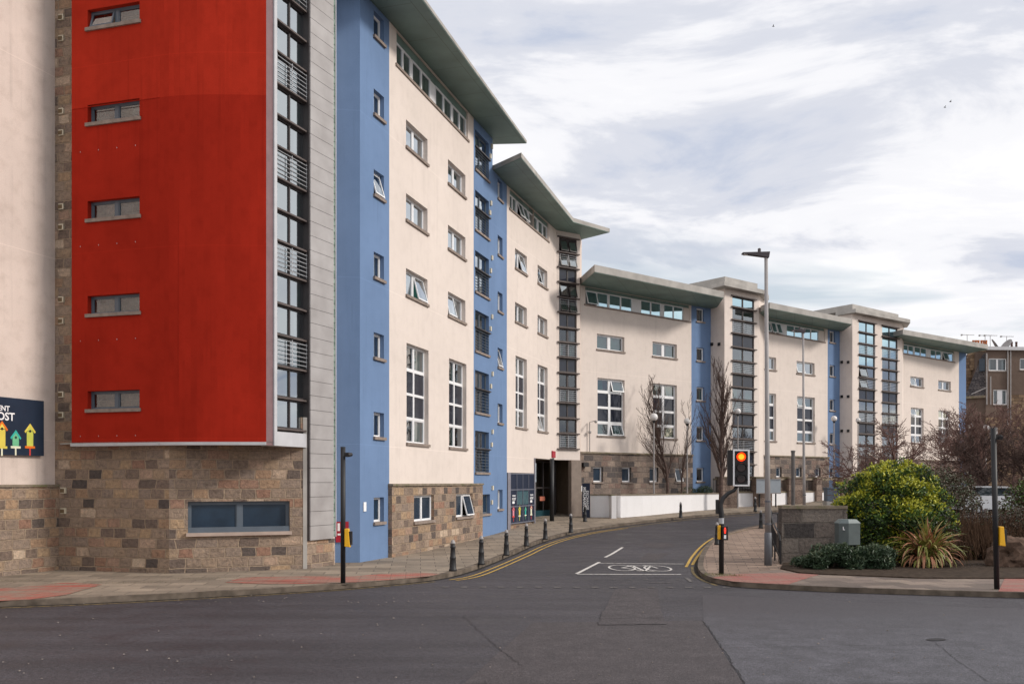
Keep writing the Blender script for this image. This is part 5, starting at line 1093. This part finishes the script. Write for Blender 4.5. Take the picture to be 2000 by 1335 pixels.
# ================================================================== PARKED CARS (seen over the hedge)
cp = MB(); cp.prism([at(1700,46),at(2200,40),at(2200,62),at(1760,66)],.0,1.0); struct(cp.build('car_park',asphalt))
carp = {'silver':plain('silver_car_paint',(.45,.47,.50),.25,.6,.3,var=.03),'white':plain('white_car_paint',(.75,.76,.78),.25,.6,var=.02)}
carg = plain('car_glass',(.02,.03,.035),.03,.8)
def car(x,Z,z0,yaw,paint,label):
    P = at(x,Z); r = root('parked_car',label,'car',(0,0,0)); L,W_ = 4.2,1.74
    prof = [(-2.1,.45),(-2.08,.78),(-1.3,.95),(-.62,1.42),(.75,1.46),(1.6,1.02),(2.05,.92),(2.1,.45)]
    def shell(pf, w0, w1, mat, nm):
        m = MB(); n = len(pf); ww = [w0 if z < 1.0 else w1 for x_,z in pf]
        Lp = [(x_,-w/2,z) for (x_,z),w in zip(pf,ww)]; Rp = [(x_,w/2,z) for (x_,z),w in zip(pf,ww)]
        m.poly(Lp[::-1]); m.poly(Rp)
        for i in range(n): j = (i+1)%n; m.quad(Lp[i],Lp[j],Rp[j],Rp[i])
        return m.build(nm,mat,r,bevel=.03)
    shell([(-2.1,.3),(-2.1,.75),(-1.95,.9),(-1.15,.97),(1.65,1.0),(2.05,.92),(2.1,.3)],W_,W_,paint,'body')
    shell([(-1.2,.95),(-.62,1.38),(.72,1.42),(1.55,.97)],W_-.1,W_-.42,carg,'windows'); shell([(-.66,1.37),(-.5,1.46),(.65,1.48),(.8,1.40)],W_-.34,W_-.36,paint,'roof')
    for sx in (-1.28,1.3):
        for sy in (-1,1):
            m = MB(); m.tube([(sx,sy*.68,.31),(sx,sy*.88,.31)],.31,16); w = m.build('wheel',blackm,r); m = MB(); m.tube([(sx,sy*.87,.31),(sx,sy*.89,.31)],.18,12); m.build('rim',railm,w)
    for sy in (-.6,.6):
        m = MB(); m.box(-2.13,-2.04,sy-.2,sy+.2,.62,.76); m.build('headlight',globem,r); m = MB(); m.box(2.02,2.13,sy-.15,sy+.15,.68,.88); m.build('tail_light',redsign,r)
    r.location = (P.x,P.y,z0); r.rotation_euler = (0,0,yaw); return r
car(1885,50,1.0,math.radians(200),carp['silver'],'silver parked car seen over the brown hedge behind the yellow green shrub'); car(1935,47,1.0,math.radians(185),carp['white'],'white parked car seen over the brown hedge, left of the black pole')
# ================================================================== PLANTS
def leafmat(name, cols, trans=.25, var=.25):
    k = NB(name); co = k.coord('pos'); f = k.noise(co, 6, 4, .7); oi = k.noise(co, 40, 2, .6)
    c = k.ramp(f, [(.3,cols[0]),(.7,cols[1])]); c = k.mix(.5, c, k.ramp(oi, [(.3,(.3,.3,.3)),(.7,(.75,.75,.75))]), 'OVERLAY')
    k.col(c); k.rough(.45,.4); return k.m
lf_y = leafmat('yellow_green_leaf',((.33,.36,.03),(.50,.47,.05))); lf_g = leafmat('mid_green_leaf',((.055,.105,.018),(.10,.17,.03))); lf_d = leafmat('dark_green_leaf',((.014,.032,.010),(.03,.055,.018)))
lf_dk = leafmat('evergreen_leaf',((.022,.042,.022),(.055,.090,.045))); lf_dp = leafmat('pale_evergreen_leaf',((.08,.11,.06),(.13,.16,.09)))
def leafcloud(mb, lobes, n, size, rg, pick, asp=2.0, up=.3, zmin=.15):
    tot = sum(l[3]*l[4]*l[5] for l in lobes)
    for l in lobes:
        k = int(n*l[3]*l[4]*l[5]/tot)
        for _ in range(k):
            v = Vector((rg.gauss(0,1),rg.gauss(0,1),rg.gauss(0,1))).normalized(); rr = rg.uniform(.55,1.05)**.6
            if rg.random() < .25: rr *= rg.uniform(.4,.9)
            elif rg.random() < .10: rr *= rg.uniform(1.05,1.35)
            p = Vector((l[0]+v.x*l[3]*rr,l[1]+v.y*l[4]*rr,l[2]+v.z*l[5]*rr))
            if p.z < zmin: continue
            d = (v*.7+Vector((rg.gauss(0,.6),rg.gauss(0,.6),rg.gauss(0,.5)+up))).normalized(); w = d.cross(Vector((rg.gauss(0,1),rg.gauss(0,1),rg.gauss(0,1)))).normalized()
            s_ = size*rg.uniform(.6,1.3); a = p-d*s_*.5; e = p+d*s_*.5; mid = p+w.cross(d)*s_*.08
            i = len(mb.v); mb.v += [tuple(a),tuple(mid+w*s_/asp*.5),tuple(e),tuple(mid-w*s_/asp*.5)]; mb.f.append((i,i+1,i+2,i+3)); mb.mi.append(pick(p,v,rr,l,rg))
rg = random.Random(11)
# yellow-green shrub
Zb = 29.0; k_ = Zb/FPX; bx = at(1745,Zb).x
r = root('flowering_shrub','large rounded yellow green shrub behind the low stone wall','shrub',(bx,Zb,.15))
lob = []
for (x,y,rp,dz) in [(1682,965,40,0),(1722,945,42,.2),(1765,950,46,.1),(1812,955,38,0),(1700,1005,48,-.2),(1755,1005,56,-.5),(1812,1005,44,-.2),(1665,1000,32,.0),(1838,985,24,0),(1745,925,30,.4),(1795,930,28,.3),(1740,1050,50,0),(1800,1048,44,.1),(1690,1042,36,.1),(1830,1040,24,0),(1665,1030,30,.3),(1700,1070,36,.2),(1760,1085,36,.2),(1820,1075,30,.1),(1648,990,22,0),(1735,908,24,.3),(1770,918,24,.2),(1700,925,26,.2),(1800,930,24,.2),(1770,1020,60,-.2)]:
    for _ in range(3):
        q = at(x+rg.uniform(-14,14),Zb); R_ = rp*k_*rg.uniform(.38,.72); lob.append((q.x,Zb+dz+rg.uniform(-.5,.5),zat(y+rg.uniform(-12,12),Zb),R_,R_*1.05,R_*.8,rg.random()))
for _ in range(95):
    a = rg.uniform(0,6.283); q_ = rg.random()**.55; x = 1744+102*q_*math.cos(a); y = 1000+82*q_*math.sin(a)
    q = at(x,Zb); R_ = rg.uniform(.2,.42); lob.append((q.x,Zb+rg.uniform(-.9,.5)*(1-q_*.6),zat(y,Zb),R_,R_,R_*.9,rg.random()))
for _ in range(34):
    a = rg.uniform(-.35,3.5); q_ = rg.uniform(.93,1.14); q = at(1744+106*q_*math.cos(a),Zb); R_ = rg.uniform(.10,.22); lob.append((q.x,Zb+rg.uniform(-.4,.3),zat(1000-84*q_*math.sin(a),Zb),R_,R_,R_*1.3,rg.random()))
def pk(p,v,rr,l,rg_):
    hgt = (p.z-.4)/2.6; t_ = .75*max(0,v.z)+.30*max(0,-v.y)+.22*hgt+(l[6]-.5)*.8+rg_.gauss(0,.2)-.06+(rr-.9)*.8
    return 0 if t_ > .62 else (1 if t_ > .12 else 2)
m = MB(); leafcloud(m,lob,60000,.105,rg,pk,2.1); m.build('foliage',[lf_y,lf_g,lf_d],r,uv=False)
m = MB()
for i in range(26):
    a = rg.uniform(0,6.28); e = Vector((bx+1.5*math.cos(a)*rg.random(),Zb+.8*math.sin(a)*rg.random(),rg.uniform(1.2,2.6))); m.tube([(bx+.2*math.cos(a),Zb+.2*math.sin(a),.1),((bx+e.x)/2,(Zb+e.y)/2,e.z*.55),e],[.05,.035,.012],5)
m.build('stem',barkm,r)
# small dark conifer behind it
q = at(1748,33); r = root('evergreen_bush','dark green bush top showing above the middle of the yellow green shrub','shrub',(q.x,33,.2)); m = MB()
leafcloud(m,[(q.x+rg.uniform(-.5,.5),33+rg.uniform(-.4,.4),rg.uniform(1.5,2.9),.62,.5,.5,0) for _ in range(9)],5000,.09,rg,lambda *a: rg.choice([0,0,1]),2.5,.7); m.build('foliage',[leafmat('conifer_leaf',((.05,.085,.02),(.10,.15,.04))),lf_dk],r,uv=False)
m = MB(); m.tube([(q.x,33,.1),(q.x,33,2.8)],[.06,.02],6); m.build('stem',barkm,r)
# low evergreen
Zl = 27.0; r = root('evergreen_shrub','low dark glossy evergreen shrub spreading under the grey green cabinet','shrub',tuple(at(1650,Zl))+(.15,)); lob = []
for (x,y,rp) in [(1590,1088,26),(1610,1078,22),(1635,1080,20),(1660,1080,28),(1690,1078,26),(1715,1080,26),(1625,1098,24),(1655,1102,24),(1690,1102,22),(1720,1100,20),(1580,1100,16),(1605,1105,18),(1568,1098,15),(1605,1070,18),(1628,1066,18),(1645,1072,16),(1695,1074,16),(1718,1070,16),(1640,1086,18),(1670,1090,20),(1700,1086,18),(1730,1082,18),(1650,1092,24),(1680,1094,24),(1576,1092,18)]:
    for _ in range(2): q = at(x+rg.uniform(-8,8),Zl); R_ = rp*Zl/FPX*rg.uniform(.6,1.0); lob.append((q.x,Zl+rg.uniform(-.55,.45),zat(y+rg.uniform(-4,10),Zl),R_,R_*1.1,R_*.8,rg.random()))
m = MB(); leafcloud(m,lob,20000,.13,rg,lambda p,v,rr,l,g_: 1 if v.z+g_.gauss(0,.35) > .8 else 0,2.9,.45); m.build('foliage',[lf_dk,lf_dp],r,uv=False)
m = MB()
for i in range(16): q = at(rg.uniform(1590,1725),Zl); m.tube([(q.x,Zl,.1),(q.x+rg.uniform(-.3,.3),Zl+rg.uniform(-.3,.3),.8)],[.02,.008],4)
m.build('stem',barkm,r)
# phormium
Zp_ = 27.35; q = at(1812,Zp_); r = root('spiky_plant','spiky plant with arching green and copper strap leaves at the pavement edge','plant',(q.x,Zp_,.15))
m = MB(); bl_ = [leafmat('green_strap_leaf',((.13,.15,.03),(.26,.25,.06))),leafmat('copper_strap_leaf',((.28,.11,.06),(.42,.20,.11))),leafmat('straw_strap_leaf',((.32,.25,.09),(.42,.33,.14)))]
for i in range(400):
    a = rg.uniform(0,2*math.pi); L = rg.uniform(.9,1.8); lean = abs(rg.gauss(.85,.42)); w = rg.uniform(.024,.048); mi = rg.choices([0,1,2],[5,4,2])[0]
    bx_,by_ = q.x+rg.gauss(0,.13),Zp_+.1+rg.gauss(0,.1); dr = Vector((math.cos(a),math.sin(a)*.75,0)); pr = None; pos = Vector((bx_,by_,.15)); th = math.pi/2-lean*.55; n = 9
    side = Vector((-dr.y,dr.x,0)).normalized(); tw = rg.uniform(-.5,.5)
    for j in range(n+1):
        s_ = j/n; wj = w*(1-s_**3)*(.7+.6*min(s_*3,1)); sd_ = (side+Vector((0,0,tw*s_))).normalized(); A,B_ = pos-sd_*wj,pos+sd_*wj
        if pr: i0 = len(m.v); m.v += [tuple(pr[0]),tuple(pr[1]),tuple(B_),tuple(A)]; m.f.append((i0,i0+1,i0+2,i0+3)); m.mi.append(mi)
        pr = (A,B_); pos = pos+(dr*math.cos(th)+Vector((0,0,math.sin(th))))*L/n; th -= (lean*.75+.15)*(2.6/n)*(.5+s_*1.3); pos.z = max(pos.z,.17)
m.build('leaves',bl_,r,uv=False)
# bare trees
def branch(m, rg_, p, d, r_, L, lvl, prm):
    n = 5 if lvl < 2 else 4; pts = [Vector(p)]; rad = [r_]; d = Vector(d); nodes = []
    for i in range(n):
        d = (d+Vector((rg_.gauss(0,1),rg_.gauss(0,1),rg_.gauss(0,.8)))*prm['wig']+Vector((0,0,prm['up'] if lvl else .1))).normalized(); pts.append(pts[-1]+d*L/n); rad.append(max(r_*(1-(i+1)/n*.78),prm['min'])); nodes.append((pts[-1],Vector(d),rad[-1]))
    m.tube(pts,rad,6 if lvl == 0 else (4 if lvl == 1 else 3),cap=False)
    if lvl >= prm['lv']: return
    kids = prm['kids'][lvl]
    for j in range(kids):
        t_ = (j+.5+rg_.uniform(-.3,.3))/kids; t_ = prm['t0'][lvl]+(1-prm['t0'][lvl])*t_; x = t_*n; i = min(int(x),n-1); f_ = x-i; P_ = pts[i]*(1-f_)+pts[i+1]*f_; dd = (pts[i+1]-pts[i]).normalized()
        a = rg_.uniform(0,6.283); o_ = dd.orthogonal().normalized(); o_ = Matrix.Rotation(a,3,dd) @ o_; sp_ = prm['spread'][lvl]*rg_.uniform(.7,1.25)
        nd = (dd*math.cos(sp_)+o_*math.sin(sp_)).normalized(); branch(m,rg_,P_,nd,max(rad[i]*.55,prm['min']),L*prm['len'][lvl]*(1-.45*t_)*rg_.uniform(.75,1.2),lvl+1,prm)
def tree(x,Z,label,height,seed,prm,bark=barkm,trunk_h=1.2,r0=.1,lean=(0,0,1),name='bare_tree',z0=None):
    P = at(x,Z); z = g(Z)-.05 if z0 is None else z0; r = root(name,label,'tree',(P.x,Z,z)); rr = random.Random(seed)
    m = MB(); d = Vector(lean).normalized(); t1 = Vector((P.x,Z,z))+d*trunk_h; m.tube([(P.x,Z,z),tuple(t1)],[r0*1.25,r0],8); m.build('trunk',barkm,r)
    m = MB(); branch(m,rr,t1-d*.05,d,r0,height-trunk_h,0,prm); m.build('crown',bark,r,uv=False); return r
vase = dict(wig=.10,up=.16,min=.0065,lv=3,kids=[24,9,5],t0=[.0,.12,.15],spread=[.50,.48,.5],len=[.55,.45,.5])
tree(1304,55.5,'bare young tree with upswept twigs in front of the granite block',7.2,5,vase,r0=.085,trunk_h=1.9)
tree(1326,56.5,'slighter bare tree just left of the first blue strip',6.2,9,dict(vase,kids=[12,6,3]),r0=.05,trunk_h=1.5,lean=(.12,0,1))
fast = dict(wig=.09,up=.22,min=.008,lv=3,kids=[36,9,5],t0=[.0,.1,.15],spread=[.55,.42,.4],len=[.50,.42,.45])
tree(1408,57.0,'dense cone shaped bare tree directly behind the traffic light',8.0,21,fast,r0=.12,trunk_h=1.7)
spr = dict(wig=.20,up=.02,min=.010,lv=3,kids=[14,10,6],t0=[.0,.15,.1],spread=[1.05,.75,.7],len=[.85,.55,.5])
tree(1772,46,'crooked bare tree with reddish twigs rising above the yellow green shrub',5.0,33,spr,barkr,2.2,.11,lean=(-.12,0,1),z0=.4)
tree(1690,48,'low spreading bare tree with red twigs in front of the twin glazed shafts',3.9,35,dict(spr,kids=[16,10,6]),barkr,1.2,.09,z0=.4)
tree(1836,50,'thin bare tree before the far cream block, right of the crooked tree',4.4,41,spr,barkr,1.4,.07,z0=.5)
tree(1728,44,'small bare red twigged tree left of the crooked one',3.6,47,spr,barkr,1.4,.06,z0=.4)
dns = dict(spr,kids=[20,12,7],min=.012,up=.05)
tree(1905,56,'dense dark bare tree in front of the old tenement',6.0,51,dns,barkr,1.6,.12,z0=.6)
tree(1868,60,'bare tree against the end of the farthest cream block',5.6,55,dns,barkr,1.6,.10,z0=.6)
tree(1975,52,'dense bare tree at the right edge, right of the black pole',5.0,57,dns,barkr,1.4,.12,z0=.6)
tree(1935,48,'dark twiggy tree between the black pole and the parked cars',4.2,61,dns,barkm,1.2,.10,z0=.6)
tree(2010,46,'bare twiggy tree at the very right edge of the photo',4.2,67,dns,barkm,1.2,.10,z0=.6)
# brown winter hedge
r = root('hedge','brown leafless winter hedge behind the spiky plant and the black pole','hedge',tuple(at(1930,30))+(.15,)); m = MB(); mi_ = []
for i in range(5200):
    x = rg.uniform(1838,2090); Zq = rg.uniform(29.3,31.2); P = at(x,Zq); h = rg.uniform(.9,1.75)*(1+.06*math.sin(x*.05)); a = Vector((P.x,Zq,rg.uniform(.1,.7))); e = a+Vector((rg.gauss(0,.16),rg.gauss(0,.12),h*rg.uniform(.35,.8))); e.z = min(e.z,1.9+rg.uniform(-.1,.12)+.03*math.sin(x*.1))
    md = (a+e)/2+Vector((rg.gauss(0,.05),rg.gauss(0,.05),0)); w = rg.uniform(.004,.011); i0 = len(m.v); o_ = Vector((w,0,0))
    m.v += [tuple(a-o_),tuple(a+o_),tuple(md+o_),tuple(md-o_),tuple(e+o_*.4),tuple(e-o_*.4)]; m.f += [(i0,i0+1,i0+2,i0+3),(i0+3,i0+2,i0+4,i0+5)]; m.mi += [0,0]
m.build('twigs',plain('hedge_twig',(.085,.05,.032),.95,.1,var=.4,scale=6),r,uv=False)
m = MB(); q = at(1930,30.2)
leafcloud(m,[(at(1850+i*11,30.2).x,30.2+rg.uniform(-.4,.4),rg.uniform(.5,1.5),.45,.6,.45,0) for i in range(24)],17000,.065,rg,lambda *a: rg.choice([0,0,0,0,1]),1.8,.0); m.build('foliage',[leafmat('dead_brown_leaf',((.035,.020,.012),(.085,.048,.028))),lf_dk],r,uv=False)
# green tangle right behind the hedge
r = root('ivy_shrub','green and brown shrub tangle behind the hedge, under the bare trees','shrub',tuple(at(1985,40))+(.3,)); m = MB()
leafcloud(m,[(at(rg.uniform(1955,2060),40).x,40+rg.uniform(-1,1),rg.uniform(1.2,2.6),.6,.6,.45,0) for i in range(12)],7000,.11,rg,lambda *a: rg.choice([0,1,1]),1.8,.0); m.build('foliage',[lf_g,leafmat('brown_leaf',((.05,.035,.02),(.09,.06,.035)))],r,uv=False)
r = root('ivy_shrub','dull green shrub under the bare trees left of the parked cars','shrub',tuple(at(1860,44))+(.3,)); m = MB()
leafcloud(m,[(at(rg.uniform(1815,1910),44).x,44+rg.uniform(-1,1),rg.uniform(1.6,3.0),.7,.6,.5,0) for i in range(14)],8000,.10,rg,lambda *a: rg.choice([0,1,1,1]),1.8,.0); m.build('foliage',[lf_dp,MATS['brown_leaf']],r,uv=False)
m = MB()
leafcloud(m,[(at(rg.uniform(1330,1378),58.6).x,58.6+rg.uniform(-.4,.4),rg.uniform(1.5,2.15),.5,.4,.3,0) for i in range(8)],4000,.08,rg,lambda *a: 0,1.8,.2); tag(m.build('clipped_hedge',[lf_dk],uv=False),'dark clipped bush showing over the long white wall by the first blue strip','shrub')
# boulder
bm = bmesh.new(); bmesh.ops.create_icosphere(bm,subdivisions=4,radius=1); from mathutils import noise as mn
for v in bm.verts:
    d = v.co.normalized(); n = mn.fractal(d*1.3+Vector((3,1,7)),1,2,4)*.34+mn.noise(d*5)*.07+mn.noise(d*13)*.03; v.co = Vector((d.x*.9,d.y*.6,d.z*.62))*(1+n)
    v.co.z = max(v.co.z,-.25)
me = bpy.data.meshes.new('boulder'); bm.to_mesh(me); bm.free(); me.materials.append(stone_b := plain('sandstone_boulder',(.105,.068,.05),.95,.15,var=.5,scale=5))
me.polygons.foreach_set('use_smooth',[False]*len(me.polygons)); o = bpy.data.objects.new('boulder',me); COL.objects.link(o); q = at(1990,27.6); o.location = (q.x,27.6,.38); tag(o,'large rough sandstone boulder on the soil right of the black pole','boulder')
# leaf litter and weeds
m = MB()
for i in range(1500):
    x = rg.uniform(1545,2080); P = at(x,rg.uniform(26.7,29)); s_ = rg.uniform(.012,.035); a = rg.uniform(0,3.14); c_,s2 = math.cos(a)*s_,math.sin(a)*s_; z = .17+rg.uniform(0,.012)
    m.quad((P.x-c_,P.y-s2,z),(P.x+s2*.5,P.y-c_*.5,z+.006),(P.x+c_,P.y+s2,z+rg.uniform(0,.02)),(P.x-s2*.5,P.y+c_*.5,z))
struct(m.build('leaf_litter',MATS['dead_brown_leaf'],uv=False),'stuff','brown dead leaves scattered on the soil below the shrubs','litter')
m = MB()
def tuft(P,n,h):
    for _ in range(n):
        a = rg.uniform(0,6.28); b_ = Vector((P.x+rg.gauss(0,.06),P.y+rg.gauss(0,.04),g(P.y)+.12)); t_ = b_+Vector((math.cos(a)*h*.5,math.sin(a)*h*.5,h*rg.uniform(.5,1))); s_ = Vector((.004,0,0)); m.quad(b_-s_,b_+s_,t_+s_*.3,t_-s_*.3)
for x in range(1378,1450,3): tuft(gp(x+rg.uniform(-2,2),1122+rg.uniform(-2,2)+(x-1378)*.03,.125),10,.06)
for x in range(2,650,5): tuft(gp(x,1133-(x/650)*8+(6 if 90 < x < 330 else 0)+rg.uniform(-1,3),.125),3,.03)
struct(m.build('weeds',plain('weed_green',(.14,.14,.05),.9,.1,var=.4),uv=False),'stuff','thin grass and weeds along the pavement joints','weeds')
m = MB()
for i in range(170):
    P = gp(rg.uniform(0,2000),rg.uniform(1170,1330)) if i % 3 else gp(rg.uniform(100,850),rg.uniform(1150,1180)); s_ = rg.uniform(.008,.022); z = g(P.y)+.014; a = rg.uniform(0,3.1); c_,s2 = math.cos(a)*s_,math.sin(a)*s_
    m.hexa([(P.x-c_,P.y-s2,z),(P.x+s2,P.y-c_,z),(P.x+c_,P.y+s2,z),(P.x-s2,P.y+c_,z),(P.x-c_*.6,P.y-s2*.6,z+s_*.6),(P.x+s2*.6,P.y-c_*.6,z+s_*.6),(P.x+c_*.6,P.y+s2*.6,z+s_*.6),(P.x-s2*.6,P.y+c_*.6,z+s_*.6)])
struct(m.build('grit',plain('pale_grit',(.22,.19,.17),.9,.1,var=.5,scale=30),uv=False),'stuff','scattered grit and small pale debris on the road surface','grit')
# birds
for x,y,lab in ((1510,52,'single tiny bird high in the middle of the cloudy sky'),(1856,199,'upper right one of two tiny birds in the sky'),(1845,210,'lower left one of two tiny birds in the sky')):
    P = at(x,120); z = zat(y,120); r = root('bird',lab,'bird',(P.x,120,z)); m = MB(); m.tube([(P.x-.14,120,z),(P.x-.05,120,z+.02),(P.x+.08,120,z),(P.x+.2,120,z-.02)],[.01,.05,.045,.008],6); m.build('body',black,r)
    for sy in (-1,1): m = MB(); m.quad((P.x-.05,120,z),(P.x+.06,120,z),(P.x+.03,120+sy*.3,z+.12),(P.x-.03,120+sy*.25,z+.14)); m.build('wing',black,r)
